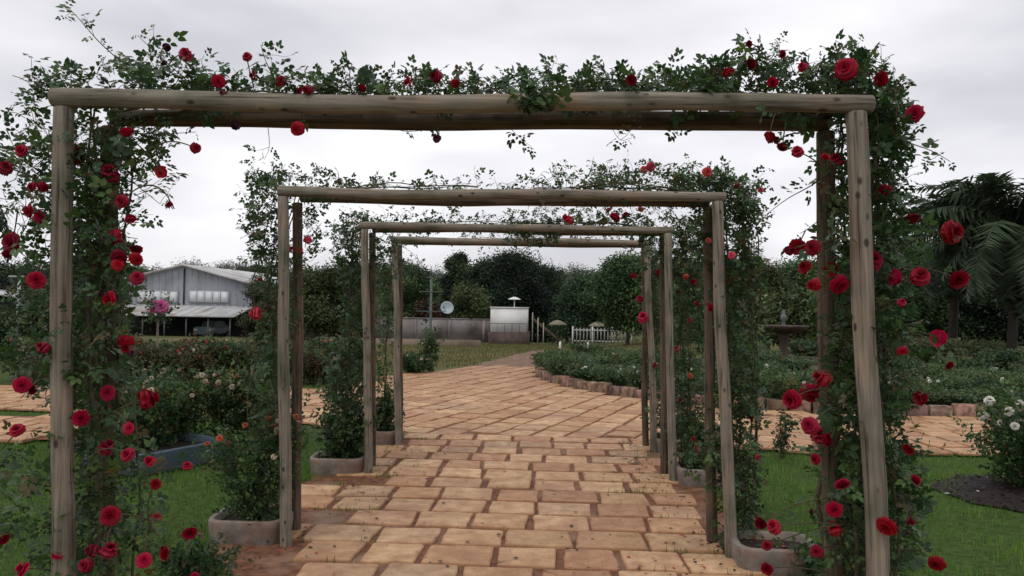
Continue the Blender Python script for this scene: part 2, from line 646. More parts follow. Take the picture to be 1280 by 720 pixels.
def ground_mat():
    m, t, b, n, l = new_mat('lawn_ground')
    setp(b, 0.9, 0.1)
    g = n('ShaderNodeTexCoord')
    n1 = n('ShaderNodeTexNoise')
    n1.inputs['Scale'].default_value = 0.22
    n1.inputs['Detail'].default_value = 8
    n1.inputs['Roughness'].default_value = 0.62
    n2 = n('ShaderNodeTexNoise')
    n2.inputs['Scale'].default_value = 22
    n2.inputs['Detail'].default_value = 6
    l(g.outputs['Object'], n1.inputs['Vector'])
    l(g.outputs['Object'], n2.inputs['Vector'])
    near = n('ShaderNodeValToRGB')
    near.color_ramp.elements[0].position = 0.35
    near.color_ramp.elements[0].color = (0.034, 0.058, 0.014, 1)
    near.color_ramp.elements[1].position = 0.7
    near.color_ramp.elements[1].color = (0.075, 0.115, 0.026, 1)
    l(n2.outputs['Fac'], near.inputs['Fac'])
    far = n('ShaderNodeValToRGB')
    e = far.color_ramp.elements
    e[0].position, e[0].color = 0.36, (0.07, 0.095, 0.03, 1)
    e[1].position, e[1].color = 0.66, (0.17, 0.13, 0.065, 1)
    x = e.new(0.5)
    x.color = (0.115, 0.115, 0.045, 1)
    l(n1.outputs['Fac'], far.inputs['Fac'])
    sep = n('ShaderNodeSeparateXYZ')
    l(g.outputs['Object'], sep.inputs[0])
    mr = n('ShaderNodeMapRange')
    mr.inputs['From Min'].default_value = 15
    mr.inputs['From Max'].default_value = 22
    l(sep.outputs['Y'], mr.inputs['Value'])
    mm = n('ShaderNodeMixRGB')
    l(mr.outputs[0], mm.inputs['Fac'])
    l(near.outputs['Color'], mm.inputs['Color1'])
    l(far.outputs['Color'], mm.inputs['Color2'])
    m2 = n('ShaderNodeMixRGB')
    m2.blend_type = 'MULTIPLY'
    m2.inputs['Fac'].default_value = 0.6
    r2 = n('ShaderNodeValToRGB')
    r2.color_ramp.elements[0].color = (0.5, 0.5, 0.5, 1)
    r2.color_ramp.elements[1].color = (1.3, 1.3, 1.3, 1)
    l(n2.outputs['Fac'], r2.inputs['Fac'])
    l(mm.outputs['Color'], m2.inputs['Color1'])
    l(r2.outputs['Color'], m2.inputs['Color2'])
    l(m2.outputs['Color'], b.inputs['Base Color'])
    bp = n('ShaderNodeBump')
    bp.inputs['Strength'].default_value = 0.6
    bp.inputs['Distance'].default_value = 0.04
    l(n2.outputs['Fac'], bp.inputs['Height'])
    l(bp.outputs['Normal'], b.inputs['Normal'])
    return m


M['ground'] = ground_mat()
M['dirt'] = noise_mat('bare_dirt', (0.12, 0.062, 0.036), (0.22, 0.135, 0.085), 3, bump=0.4, detail=9)
M['hill'] = noise_mat('wooded_hill', (0.02, 0.032, 0.018), (0.055, 0.07, 0.04), 0.06, bump=0.8, detail=12)

# ------------------------------------------------------------------ leaf templates (local y = leaf direction, z = leaf normal)
def leaflet(base, ang, ln, wd):
    b = np.array(base, float)
    d = np.array((math.sin(ang), math.cos(ang), 0.0))
    s = np.array((math.cos(ang), -math.sin(ang), 0.0))
    z = np.array((0, 0, 1.0))
    def P(t, k, h):
        return b + d * (t * ln) + s * (k * wd) + z * (h * ln)
    V = [P(0, 0, 0), P(.28, -.42, .06), P(.28, .42, .06), P(.32, 0, -.03), P(.65, -.40, .02), P(.65, .40, .02), P(.68, 0, -.06), P(1, 0, -.14)]
    F = [(0, 2, 3), (0, 3, 1), (3, 2, 5), (3, 5, 6), (1, 3, 6), (1, 6, 4), (6, 5, 7), (6, 7, 4)]
    return np.array(V), np.array(F)


def join(parts):
    V, F, n = [], [], 0
    for v, f in parts:
        V.append(v)
        F.append(f + n)
        n += len(v)
    return np.concatenate(V), np.concatenate(F)


ROSELEAF = join([leaflet((0, .66, 0), 0, .40, .29), leaflet((0.015, .56, 0), 1.0, .37, .27), leaflet((-0.015, .56, 0), -1.0, .37, .27),
                 leaflet((0.015, .24, 0), 1.2, .31, .20), leaflet((-0.015, .24, 0), -1.2, .31, .20)])


def simple_leaf(base, d, nrm, ln, wd):
    d = np.array(d) / np.linalg.norm(d)
    s = np.cross(d, nrm)
    s /= np.linalg.norm(s) + 1e-9
    u = np.cross(s, d)
    b = np.array(base, float)
    V = [b, b + d * ln * .5 + s * wd * .5 + u * ln * .05, b + d * ln - u * ln * .08, b + d * ln * .5 - s * wd * .5 + u * ln * .05]
    return np.array(V), np.array([(0, 1, 2), (0, 2, 3)])


def clump(n, spread, ln, wd, seed):
    r = np.random.default_rng(seed)
    ps = []
    for i in range(n):
        d = r.normal(size=3)
        d[2] = d[2] * 0.6 + 0.15
        ps.append(simple_leaf(r.normal(size=3) * spread * .5, d, r.normal(size=3) * .5 + np.array((0, 0, 1.0)), ln * r.uniform(.7, 1.2), wd * r.uniform(.7, 1.2)))
    return join(ps)


BUSHCLUMP = [clump(9, .07, .055, .034, 100 + i) for i in range(3)]
TREECLUMP = [clump(11, .55, .34, .17, 200 + i) for i in range(3)]
FINECLUMP = [clump(9, .40, .24, .07, 220 + i) for i in range(3)]


def petal_flower(n=9, seed=0):
    r = np.random.default_rng(seed)
    ps = []
    for i in range(n):
        a = 2 * PI * i / n * 2.39
        tilt = 0.25 + 0.9 * i / n
        d = np.array((math.cos(a) * math.sin(tilt), math.sin(a) * math.sin(tilt), math.cos(tilt)))
        ps.append(simple_leaf((0, 0, 0), d, np.array((0, 0, 1.0)) + r.normal(size=3) * .2, .62, .62))
    return join(ps)


FLOWER = petal_flower()
blade_v = np.array([(-.5, 0, 0), (.5, 0, 0), (.3, .25, .55), (-.3, .25, .55), (0, .75, 1.0)], float)
BLADE = (blade_v * np.array((.12, .45, 1.0)), np.array([(0, 1, 2), (0, 2, 3), (3, 2, 4)]))


def frames(d, up):
    d = d / (np.linalg.norm(d, axis=1, keepdims=True) + 1e-9)
    x = np.cross(d, up)
    x /= (np.linalg.norm(x, axis=1, keepdims=True) + 1e-9)
    z = np.cross(x, d)
    return np.stack([x, d, z], axis=2)          # columns


def scatter(tmpl, P, D, U, S, Cc):
    """copies of a template placed at P, pointing along D, normal near U; returns V, F, colours"""
    tv, tf = tmpl
    P = np.asarray(P, float).reshape(-1, 3)
    n = len(P)
    B = frames(np.asarray(D, float), np.asarray(U, float))
    V = np.einsum('nij,kj->nki', B, tv) * np.asarray(S, float)[:, None, None] + P[:, None, :]
    F = (tf[None, :, :] + (np.arange(n) * len(tv))[:, None, None]).reshape(-1, tf.shape[1])
    C = np.repeat(np.asarray(Cc, float), len(tv), axis=0)
    return V.reshape(-1, 3), F, C


def build_scatter(name, batches, mat, parent=None):
    V, F, C, n = [], [], [], 0
    for v, f, c in batches:
        V.append(v)
        F.append(f + n)
        C.append(c)
        n += len(v)
    me = mesh_np(name, np.concatenate(V), [np.concatenate(F)], mat, np.concatenate(C))
    return link(name, me, parent)


LEAFCOLS = 1.3 * np.array([(.020, .042, .015), (.028, .058, .018), (.042, .078, .022), (.060, .098, .028), (.032, .058, .028), (.085, .065, .03)])


def leafcols(n, w=(3, 4, 3, 1.2, 2, .35), pal=LEAFCOLS, k=1.0):
    w = np.array(w) / np.sum(w)
    c = pal[rng.choice(len(pal), n, p=w)]
    return c * rng.uniform(.75, 1.25, (n, 1)) * k


# ------------------------------------------------------------------ setting: ground
def grid_mesh(xs, ys, zf):
    X, Y = np.meshgrid(xs, ys)
    V = np.array([(x, y, zf(x, y)) for x, y in zip(X.ravel(), Y.ravel())])
    nx, ny = len(xs), len(ys)
    i = np.arange(ny - 1)[:, None] * nx + np.arange(nx - 1)[None, :]
    F = np.stack([i, i + 1, i + nx + 1, i + nx], axis=2).reshape(-1, 4)
    return V, F


xs = np.concatenate([np.linspace(-900, -70, 14), np.arange(-60, 60.1, 2.0), np.linspace(70, 900, 14)])
ys = np.concatenate([np.linspace(-60, -2, 6), np.arange(0, 100, 2.0), np.linspace(105, 1500, 24)])
V, F = grid_mesh(xs, ys, lambda x, y: terr(x, y) - 0.02)
g = link('ground', mesh_np('ground', V, [F], M['ground'], smooth=True))
tag(g, kind='structure')

# hills behind everything
def hill_z(x, y):
    r = math.hypot(x, y)
    h = 15 * sstep(190, 330, y) * (0.75 + 0.5 * noise.noise(Vector((x / 120.0, y / 150.0, 3))))
    return -3 + h + 1.2 * noise.noise(Vector((x / 14.0, y / 14.0, 0))) + 0.8 * noise.noise(Vector((x / 5.0, y / 5.0, 8)))
V, F = grid_mesh(np.linspace(-420, 420, 180), np.linspace(175, 420, 50), hill_z)
tag(link('hills', mesh_np('hills', V, [F], M['hill'], smooth=True)), kind='structure')


# ------------------------------------------------------------------ paving
def inpoly(x, y, poly):
    c = False
    j = len(poly) - 1
    for i in range(len(poly)):
        xi, yi = poly[i]
        xj, yj = poly[j]
        if (yi > y) != (yj > y) and x < (xj - xi) * (y - yi) / (yj - yi) + xi:
            c = not c
        j = i
    return c


WALK = [(-2.05, 0.5), (1.33, 0.5), (1.33, 10.05), (-2.05, 10.05)]
PLAZA = [(-2.2, 10.05), (-3.4, 11.2), (-3.9, 11.4), (-4.4, 15.3), (-3.7, 17.4), (-3.0, 19.6), (-1.9, 21.9), (0.1, 21.9),
         (-0.3, 20.0), (-0.25, 18.7), (0.2, 17.0), (0.95, 15.5), (1.9, 14.2), (3.4, 13.35), (3.6, 9.75), (2.3, 9.6), (1.3, 10.05)]
EASTWALK = [(3.4, 13.35), (5.3, 12.9), (20, 12.8), (20, 9.6), (3.55, 9.75)]
WESTWALK = [(-3.75, 11.3), (-22, 11.9), (-22, 14.3), (-9.8, 14.35), (-4.4, 15.2)]
WESTLANE = [(-5.1, 9.3), (-7, 8.75), (-22, 7.9), (-22, 10.6), (-7.4, 10.85), (-5.8, 10.9)]


def paving_bed(name, poly, z):
    mb = MB()
    mb.add([(x, y, z) for x, y in poly], [tuple(range(len(poly)))])
    # polygons may be concave: use an n-gon
    me = bpy.data.meshes.new(name)
    me.from_pydata([(x, y, z) for x, y in poly], [], [tuple(range(len(poly)))])
    me.materials.append(M['joint'])
    tag(link(name, me), kind='structure')


LEDGE = [(-2.24 - .16 * noise.noise(Vector((k * .37, 1, 0))) - .05 * noise.noise(Vector((k * 1.3, 4, 0))), .3 + .15 * k) for k in range(66)]
REDGE = [(1.50 + .12 * noise.noise(Vector((k * .37, 9, 0))) + .05 * noise.noise(Vector((k * 1.3, 7, 0))), .3 + .15 * k) for k in range(66)]
BEDPOLY = LEDGE + REDGE[::-1]
paving_bed('path_bed', BEDPOLY, 0.004)
paving_bed('plaza_bed', PLAZA, 0.008)
paving_bed('east_path_bed', EASTWALK, 0.0115)
paving_bed('west_path_bed', WESTWALK, 0.0115)
paving_bed('west_lane_bed', WESTLANE, 0.0115)
ys_ = np.linspace(20.9, 40, 40)


def track(y):            # reddish dirt track from the paved circle towards the buildings
    t = (y - 20.9) / 19.1
    c_ = -.75 + .9 * t
    hw = 1.55 - .7 * t + .28 * noise.noise(Vector((y * .8, 2, 0)))
    return c_ - hw, c_ + hw


VT, FT = [], []
for k, y in enumerate(ys_):
    a, b = track(y)
    for q in range(7):
        x = a + (b - a) * q / 6 + (.12 * noise.noise(Vector((y * 2.1, q, 5))) if q in (0, 6) else 0)
        VT.append((x, y, terr(x, y) - .006 + (.004 if 0 < q < 6 else -.012)))
FT = [(k * 7 + q, k * 7 + q + 1, (k + 1) * 7 + q + 1, (k + 1) * 7 + q) for k in range(39) for q in range(6)]
tag(link('dirt_track', mesh_np('dirt_track', VT, [np.array(FT)], M['dirt'])), kind='structure')


def stones(mb, poly, pu, pv, ang, org, z, seed, excl=None):
    r = random.Random(seed)
    ca, sa = math.cos(ang), math.sin(ang)
    cx = [p[0] for p in poly]
    cy = [p[1] for p in poly]
    ext = max(max(cx) - min(cx), max(cy) - min(cy)) + 2
    nu, nv = int(ext / pu) + 2, int(ext / pv) + 2
    for j in range(-nv, nv):
        rowoff = (0.5 if j % 2 else 0.0) * pu + r.uniform(-.05, .05)
        i = -nu
        u = -nu * pu + rowoff
        while i < nu:
            wdt = pu * r.uniform(.86, 1.14)
            uc, vc = u + wdt / 2, j * pv + r.uniform(-.008, .008)
            u += wdt
            i += 1
            x = org[0] + uc * ca - vc * sa
            y = org[1] + uc * sa + vc * ca
            if not inpoly(x, y, poly) or (excl and excl(x, y)):
                continue
            gap = r.uniform(.032, .055)
            hx, hy = (wdt - gap) / 2, (pv - r.uniform(.032, .05)) / 2
            pts = []
            cr_ = r.uniform(.006, .026)
            for (sx, sy) in ((1, 1), (-1, 1), (-1, -1), (1, -1)):
                jx, jy = r.uniform(-.014, .014), r.uniform(-.012, .012)
                X, Y = sx * hx + jx, sy * hy + jy
                if sx * sy > 0:
                    pts += [(X, Y - sy * cr_), (X - sx * cr_ * .3, Y - sy * cr_ * .3), (X - sx * cr_, Y)]
                else:
                    pts += [(X - sx * cr_, Y), (X - sx * cr_ * .3, Y - sy * cr_ * .3), (X, Y - sy * cr_)]
            # subdivide and roughen the outline
            ring = []
            for k in range(len(pts)):
                a, b = pts[k], pts[(k + 1) % len(pts)]
                ring.append(a)
                if math.hypot(a[0] - b[0], a[1] - b[1]) > .1:
                    for q in (.25, .5, .75):
                        ring.append((a[0] + (b[0] - a[0]) * q, a[1] + (b[1] - a[1]) * q))
            ring = [(p[0] + r.uniform(-.005, .005), p[1] + r.uniform(-.005, .005)) for p in ring]
            n = len(ring)
            h = r.uniform(.014, .024)
            tx, ty = r.uniform(-.012, .012), r.uniform(-.012, .012)
            base = np.array((.95, .875, .79)) * np.array(r.choice([(.56, .405, .265), (.53, .37, .24), (.59, .435, .295), (.51, .345, .22), (.55, .39, .265), (.45, .285, .185), (.50, .37, .26)])) * r.uniform(.9, 1.1)
            rim = base * np.array((.86, .78, .72))
            VV, CC = [], []
            for (sc_, hh, cc) in ((1.0, -.012, rim * .8), (1.0, h - .006, rim), (.97, h, rim * 1.08), (.91, h + .001, base)):
                for (a, b) in ring:
                    a2, b2 = a * sc_, b * sc_
                    VV.append((x + a2 * ca - b2 * sa, y + a2 * sa + b2 * ca, z + hh + (tx * a2 + ty * b2 if hh > 0 else 0)))
                    CC.append(cc)
            VV.append((x, y, z + h + .001))
            CC.append(base)
            FF = []
            for q in range(3):
                for k in range(n):
                    k2 = (k + 1) % n
                    FF.append((q * n + k, q * n + k2, (q + 1) * n + k2, (q + 1) * n + k))
            for k in range(n):
                FF.append((3 * n + k, 3 * n + (k + 1) % n, 4 * n))
            mb.add(VV, FF, np.array(CC))


def missing(x, y):       # edge stones that are gone or buried along the ragged left side
    return x < -1.55 and noise.noise(Vector((x * 1.7, y * 1.3, 4))) > 0.12


mb = MB()
stones(mb, WALK, .447, .425, 0.0, (-.37, 5.26), .004, 3, missing)
tag(mb.build('walk_paving', M['paver']), kind='structure')
mb = MB()
stones(mb, PLAZA, .50, .42, PI / 2 - R(19), (0, 14), .008, 4)
tag(mb.build('plaza_paving', M['paver']), kind='structure')
mb = MB()
stones(mb, EASTWALK, .48, .42, R(4), (10, 11), .0115, 5)
tag(mb.build('east_path_paving', M['paver']), kind='structure')
mb = MB()
stones(mb, WESTWALK, .48, .42, R(-3), (-10, 13), .0115, 6)
tag(mb.build('west_path_paving', M['paver']), kind='structure')
mb = MB()
stones(mb, WESTLANE, .48, .42, R(-5), (-10, 9), .0115, 8)
tag(mb.build('west_lane_paving', M['paver']), kind='structure')

HARD = [PLAZA, EASTWALK, WESTWALK, WESTLANE]


def on_hard(x, y):
    if .3 < y < 10.0:
        k = min(64, int((y - .3) / .15))
        if LEDGE[k][0] < x < REDGE[k][0]:
            return True
    return y > 7.5 and any(inpoly(x, y, p) for p in HARD)


# ------------------------------------------------------------------ lawn grass (nobody could count it)
def grass(name, n, xr, yr, h, pal, test=None, sink=-.02, width=1.0):
    x = rng.uniform(xr[0], xr[1], n)
    y = yr[0] + (yr[1] - yr[0]) * rng.uniform(0, 1, n) ** 1.25
    keep = np.array([not on_hard(a, b) and (test is None or test(a, b)) for a, b in zip(x, y)])
    x, y = x[keep], y[keep]
    n = len(x)
    z = np.array([terr(a, b) for a, b in zip(x, y)]) + sink
    tuft = np.array([noise.noise(Vector((a * 1.6, b * 1.6, 0))) for a, b in zip(x, y)])
    S = h * rng.uniform(.55, 1.25, n) * (1 + .6 * tuft)
    ang = rng.uniform(0, 2 * PI, n)
    # blade's y (lean) horizontal, z up
    D = np.stack([np.cos(ang), np.sin(ang), rng.uniform(-.1, .35, n)], 1)
    U = np.tile((0, 0, 1.0), (n, 1))
    c = pal[rng.integers(0, len(pal), n)] * rng.uniform(.75, 1.25, (n, 1)) * (1 + .5 * tuft[:, None] * np.array((1.5, 1.0, 1.0)))
    v, f, c = scatter((BLADE[0] * np.array((width, 1, 1)), BLADE[1]), np.stack([x, y, z], 1), D, U, S, c)
    o = link(name, mesh_np(name, v, [f], M['grassblade'], c))
    return tag(o, kind='stuff')


GP = np.array((1.0, 1.14, 1.0)) * 1.2 * np.array([(.066, .128, .025), (.080, .146, .030), (.054, .104, .021), (.112, .142, .040)])
o = grass('lawn_grass', 60000, (-7.5, -2.0), (2.6, 9.5), .045, GP)
tag(o, 'short green lawn beside the rose planters and blue trough', 'grass')
o = grass('lawn_grass', 70000, (1.38, 8.5), (2.6, 9.7), .045, GP * 1.1)
tag(o, 'bright green lawn around the white rose bed', 'grass')
o = grass('lawn_grass', 9000, (-9, -3.4), (9.2, 11.9), .05, GP)
tag(o, 'green grass strip between the two stone side paths', 'grass')
GY = np.array([(.10, .11, .04), (.13, .12, .05), (.085, .11, .035), (.16, .125, .06)])
o = grass('field_grass', 26000, (-14, 8), (21.5, 58), .11, GY, test=lambda a, b: b > 39 or not (track(b)[0] + .15 < a < track(b)[1] - .15), width=2.2)
tag(o, 'dry yellowish grass field beyond the paved circle', 'grass')


def edge_grass():
    pts = []
    for _ in range(5200):
        if random.random() < .5:
            y = random.uniform(2.6, 9.9)
            x = LEDGE[int((y - .3) / .15)][0] + random.gauss(-.02, .05)
        else:
            y = random.uniform(2.6, 9.8)
            x = REDGE[int((y - .3) / .15)][0] + random.gauss(.02, .05)
        if noise.noise(Vector((x, y * 1.3, 2))) > -.12:
            pts.append((x, y, .0))
    for _ in range(2600):
        x = random.uniform(3.6, 12) if random.random() < .5 else random.uniform(-12, -4)
        y = (9.62 if x > 0 else 11.6) + random.gauss(0, .05)
        pts.append((x, y, 0))
    for _ in range(650):      # tufts in the joints
        k = random.randrange(90)
        rr_ = random.Random(k)
        x, y = rr_.choice((-1, 1)) * rr_.uniform(.9, 1.7) - .35, rr_.uniform(3.6, 9.8)
        y = 5.26 + .425 * (round((y - 5.26) / .425) + .5)
        pts.append((x + random.gauss(0, .05), y + random.gauss(0, .008), .004))
    n = len(pts)
    a = rng.uniform(0, 2 * PI, n)
    D = np.stack([np.cos(a), np.sin(a), rng.uniform(-.1, .35, n)], 1)
    U = np.tile((0, 0, 1.0), (n, 1))
    c = GP[rng.integers(0, 4, n)] * rng.uniform(.7, 1.3, (n, 1))
    v, f, c = scatter(BLADE, pts, D, U, .05 * rng.uniform(.4, 1.4, n), c)
    o = link('edge_grass', mesh_np('edge_grass', v, [f], M['grassblade'], c))
    tag(o, 'ragged grass growing over the edges and joints of the paving', 'grass', kind='stuff')


edge_grass()

# ------------------------------------------------------------------ rose blooms
def bloom_mesh(name, mat, seed, openness=1.0):
    r = random.Random(seed)
    mb = MB()
    k = 0
    for ring, (cnt, tilt, rad, ht, ln) in enumerate(((3, .10, .05, .22, .55), (5, .26, .11, .16, .62), (6, .50, .18, .06, .66), (7, .82, .24, -.05, .66), (7, 1.15, .26, -.16, .62))):
        for i in range(cnt):
            a = 2 * PI * (i + .5 * (ring % 2) + r.uniform(-.15, .15)) / cnt
            tl = tilt * openness + r.uniform(-.1, .1)
            wd = (.42 + .13 * ring) * r.uniform(.85, 1.1)
            Vp, Cp = [], []
            m = 4
            for vi in range(m):
                v = vi / (m - 1)
                bend = tl + (v ** 2) * (.15 + .22 * ring) * openness
                for ui in range(m):
                    u = ui / (m - 1) * 2 - 1
                    prof = math.sin(min(1, v * .92 + .08) * PI * .62) ** .7
                    rr = rad * (1 - .55 * (1 - v)) + ln * v * math.sin(bend)
                    zz = ht + ln * v * math.cos(bend) - .33
                    wv = wd * prof * u
                    cup = -(u * u) * .10 * (1 - ring * .12)
                    rrr = rr + cup
                    lip = .05 * v * v * math.sin(u * 3 + seed + i) + r.uniform(-.012, .012)
                    x = rrr * math.cos(a) - wv * .62 * math.sin(a)
                    y = rrr * math.sin(a) + wv * .62 * math.cos(a)
                    Vp.append((x, y, zz + lip))
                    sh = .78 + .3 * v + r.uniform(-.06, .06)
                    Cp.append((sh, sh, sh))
            Fp = []
            for vi in range(m - 1):
                for ui in range(m - 1):
                    q = vi * m + ui
                    Fp.append((q, q + 1, q + m + 1, q + m))
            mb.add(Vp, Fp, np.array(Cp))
    V = np.concatenate(mb.V)
    V = V / max(np.abs(V[:, :2]).max() * 2.0, .9 if openness < .5 else .1)
    V *= 1 + .05 * np.sin(V[:, [1, 2, 0]] * 9 + seed)
    return mesh_np(name, V, [np.array(mb.F4)], mat, np.concatenate(mb.C), smooth=True)


BL = {}
for cname in ('red', 'coral', 'orange', 'white', 'pink', 'faded', 'cream', 'dry'):
    BL[cname] = [bloom_mesh('bloom', M[cname], 40 + k * 7, o_) for k, o_ in enumerate((.72, 1.0, 1.15, .5, 1.25, .36, .88))]


# ------------------------------------------------------------------ climbing roses
def bez(a, b, sag, n=6, wob=.0, rnd=random):
    mid = (a + b) / 2 + Vector((rnd.uniform(-1, 1) * wob, rnd.uniform(-1, 1) * wob, sag))
    return [a * (1 - t) ** 2 + mid * 2 * t * (1 - t) + b * t * t for t in [i / (n - 1) for i in range(n)]]


ZK = 1.45


class Climber:
    def __init__(s, name, label, base, leaf=.098, k=1.0, group=None, cat='climbing rose', weights=None):
        s.root = thing(name, label, cat, base, 0, group)
        s.b = Vector(base)
        s.st = MB()
        s.P, s.D, s.U, s.S = [], [], [], []
        s.leaf, s.k = leaf, k
        s.anch = []
        s.w = weights or (3, 4, 3, 1.2, 2, .35)
        s.bl = []

    def cane(s, pts, r0=.006, r1=.003, leaves=0.0):
        P = []
        for a, b in zip(pts[:-1], pts[1:]):
            a, b = Vector(a), Vector(b)
            m = max(2, int((b - a).length / .08))
            for i in range(m):
                P.append(a.lerp(b, i / m))
        P.append(Vector(pts[-1]))
        ph = random.uniform(0, 9)
        Q = [p + Vector((noise.noise(p * 4 + Vector((ph, 0, 0))), noise.noise(p * 4 + Vector((0, ph, 3))), noise.noise(p * 4 + Vector((5, 0, ph))))) * .03 for p in P]
        n = len(Q)
        s.st.tube([q - s.b for q in Q], [r0 + (r1 - r0) * i / (n - 1) for i in range(n)], 5)
        s.anch += Q
        if leaves:
            s.leaves_on(Q, leaves)
        return Q

    def leaves_on(s, Q, spacing, scale=1.0, taper=True):
        acc = 0
        side = 1
        tot = sum((b - a).length for a, b in zip(Q[:-1], Q[1:])) + 1e-6
        run = 0
        for a, b in zip(Q[:-1], Q[1:]):
            ln = (b - a).length
            acc += ln
            run += ln
            while acc > spacing:
                acc -= spacing
                t = (b - a).normalized() if ln > 1e-6 else Vector((0, 0, 1))
                perp = t.cross(Vector((random.uniform(-1, 1), random.uniform(-1, 1), random.uniform(-.3, 1)))).normalized()
                d = perp * side + t * random.uniform(.2, .8) + Vector((0, 0, -.15))
                side = -side
                sc = s.leaf * random.choice((.5, .7, .85, 1.0, 1.1, 1.25)) * random.uniform(.85, 1.1) * scale * (1 - .45 * (run / tot) if taper else 1)
                s.P.append(tuple(b - s.b))
                s.D.append(tuple(d))
                s.U.append((random.uniform(-.7, .7), random.uniform(-.9, .5), random.uniform(.25, 1)))
                s.S.append(sc)

    def twig(s, p, d, ln, nl, r=.0016):
        p = Vector(p)
        d = Vector(d).normalized()
        Q = [p]
        for i in range(4):
            d = (d + Vector((random.uniform(-.35, .35), random.uniform(-.35, .35), random.uniform(-.35, .25)))).normalized()
            Q.append(Q[-1] + d * (ln / 4))
        s.st.tube([q - s.b for q in Q], [r, r, r * .8, r * .7, r * .5], 3, cap=False)
        s.leaves_on(Q, ln / max(nl, 1) * .98)
        return Q

    def zone(s, x0, y0, x1, y1, Ya, Yb, n, ln=.14, nl=4, up=.4):
        if Ya > 4 and x1 - x0 > 88:        # thin broken line of sprigs along a far beam
            n, ln, up, nl = n * .42, ln * .8, .15, 3
        for _ in range(int(n * ZK)):
            p = at(random.uniform(x0, x1), random.uniform(y0, y1), random.uniform(Ya, Yb))
            if p.z < .02:
                continue
            d = Vector((random.uniform(-1, 1), random.uniform(-1, .8), random.uniform(-.5, 1) + up))
            s.anch.append(p)
            s.twig(p - d.normalized() * ln * .5, d, ln * random.uniform(.6, 1.4), nl)

    def spray(s, pix, Y, spacing=.045, r=.0028, scale=.8):
        pts = [at(px, py, Y + dy) for (px, py, dy) in pix]
        Q = []
        for i in range(len(pts) - 1):
            m = max(3, int((pts[i + 1] - pts[i]).length / .05))
            Q += [pts[i].lerp(pts[i + 1], q / m) for q in range(m)]
        Q.append(pts[-1])
        # soften the corners
        for _ in range(2):
            Q = [Q[0]] + [(Q[i - 1] + Q[i] * 2 + Q[i + 1]) / 4 for i in range(1, len(Q) - 1)] + [Q[-1]]
        n = len(Q)
        s.st.tube([q - s.b for q in Q], [r * (1 - .65 * i / n) for i in range(n)], 4, cap=False)
        s.leaves_on(Q, spacing, scale)
        s.anch += Q
        for q in Q[3::4]:
            if random.random() < .7:
                s.twig(q, Vector((random.uniform(-1, 1), random.uniform(-1, 1), random.uniform(-.2, 1))), random.uniform(.06, .14), 3, .0011)

    def bloom(s, px, py, size, Y, colr='red', leafy=.07):
        p = at(px, py, Y)
        dia = size * 1.05 * Y / 1000.0
        best = min(s.anch, key=lambda q: (q - p).length + random.uniform(0, .06)) if s.anch else p
        dirv = (p - best)
        dist = dirv.length
        out_ = dirv.normalized() if dist > .02 else Vector((0, 0, 1))
        face = (out_ * .6 + Vector((random.uniform(-.9, .9), random.uniform(-.9, .55), random.uniform(-.55, .9)))).normalized()
        neck = p - face * dia * .22
        if dist > .015:
            Q = bez(best, neck, dist * random.uniform(.05, .3), 7, dist * .15)
            s.st.tube([q - s.b for q in Q], [.0032 - .0002 * i for i in range(7)], 4, cap=False)
            s.leaves_on(Q[:-1], leafy, .8, False)
        s.bl.append((p, dia, face, colr))

    def finish(s):
        s.st.build('canes', M['stem'], s.root, smooth=True)
        if s.P:
            n = len(s.P)
            build_scatter('foliage', [scatter(ROSELEAF, s.P, s.D, s.U, s.S, leafcols(n, s.w, k=s.k))], M['leaf'], s.root)
        for (p, dia, face, colr) in s.bl:
            o = bpy.data.objects.new('bloom', random.choice(BL[colr]))
            col.objects.link(o)
            o.parent = s.root
            o.location = p - s.b
            q = face.to_track_quat('Z', 'Y') @ Matrix.Rotation(random.uniform(0, 6.28), 4, 'Z').to_quaternion()
            o.rotation_euler = q.to_euler()
            o.scale = (dia * random.uniform(.85, 1.1), dia * random.uniform(.85, 1.1), dia * random.uniform(.75, 1.15))
        return s.root


# ------------------------------------------------------------------ the log arches
def pole(name, a, b, r, parent, base, mat, bend=.012, seed=0):
    a, b = Vector(a), Vector(b)
    ln = (b - a).length
    n = max(10, int(ln / .07))
    mb = MB()
    pts, rr = [], []
    for i in range(n + 1):
        t = i / n
        off = Vector((noise.noise(Vector((t * 2.3, seed * 3.7, 0))), noise.noise(Vector((t * 2.3, seed * 3.7, 9))), 0)) * bend * math.sin(PI * t) * 2
        pts.append(Vector((0, 0, ln * t)) + off)
        rr.append(r * (1 + .07 * noise.noise(Vector((t * ln * 3, seed, 5))) + .03 * noise.noise(Vector((t * ln * 11, seed, 2)))) * (1 - .10 * t))
    pts = [pts[0] - Vector((0, 0, 0))] + pts + [pts[-1]]
    rr = [rr[0] * .9] + rr + [rr[-1] * .88]
    pts[1] = pts[1] + Vector((0, 0, .005))
    pts[-1] = pts[-1] + Vector((0, 0, .005))
    mb.tube(pts, rr, 18, wob=.035)
    o = mb.build(name, mat, parent, smooth=True)
    q = (b - a).to_track_quat('Z', 'Y')
    o.rotation_euler = q.to_euler()
    o.location = a - Vector(base)
    return o


ARCH_C = -0.315


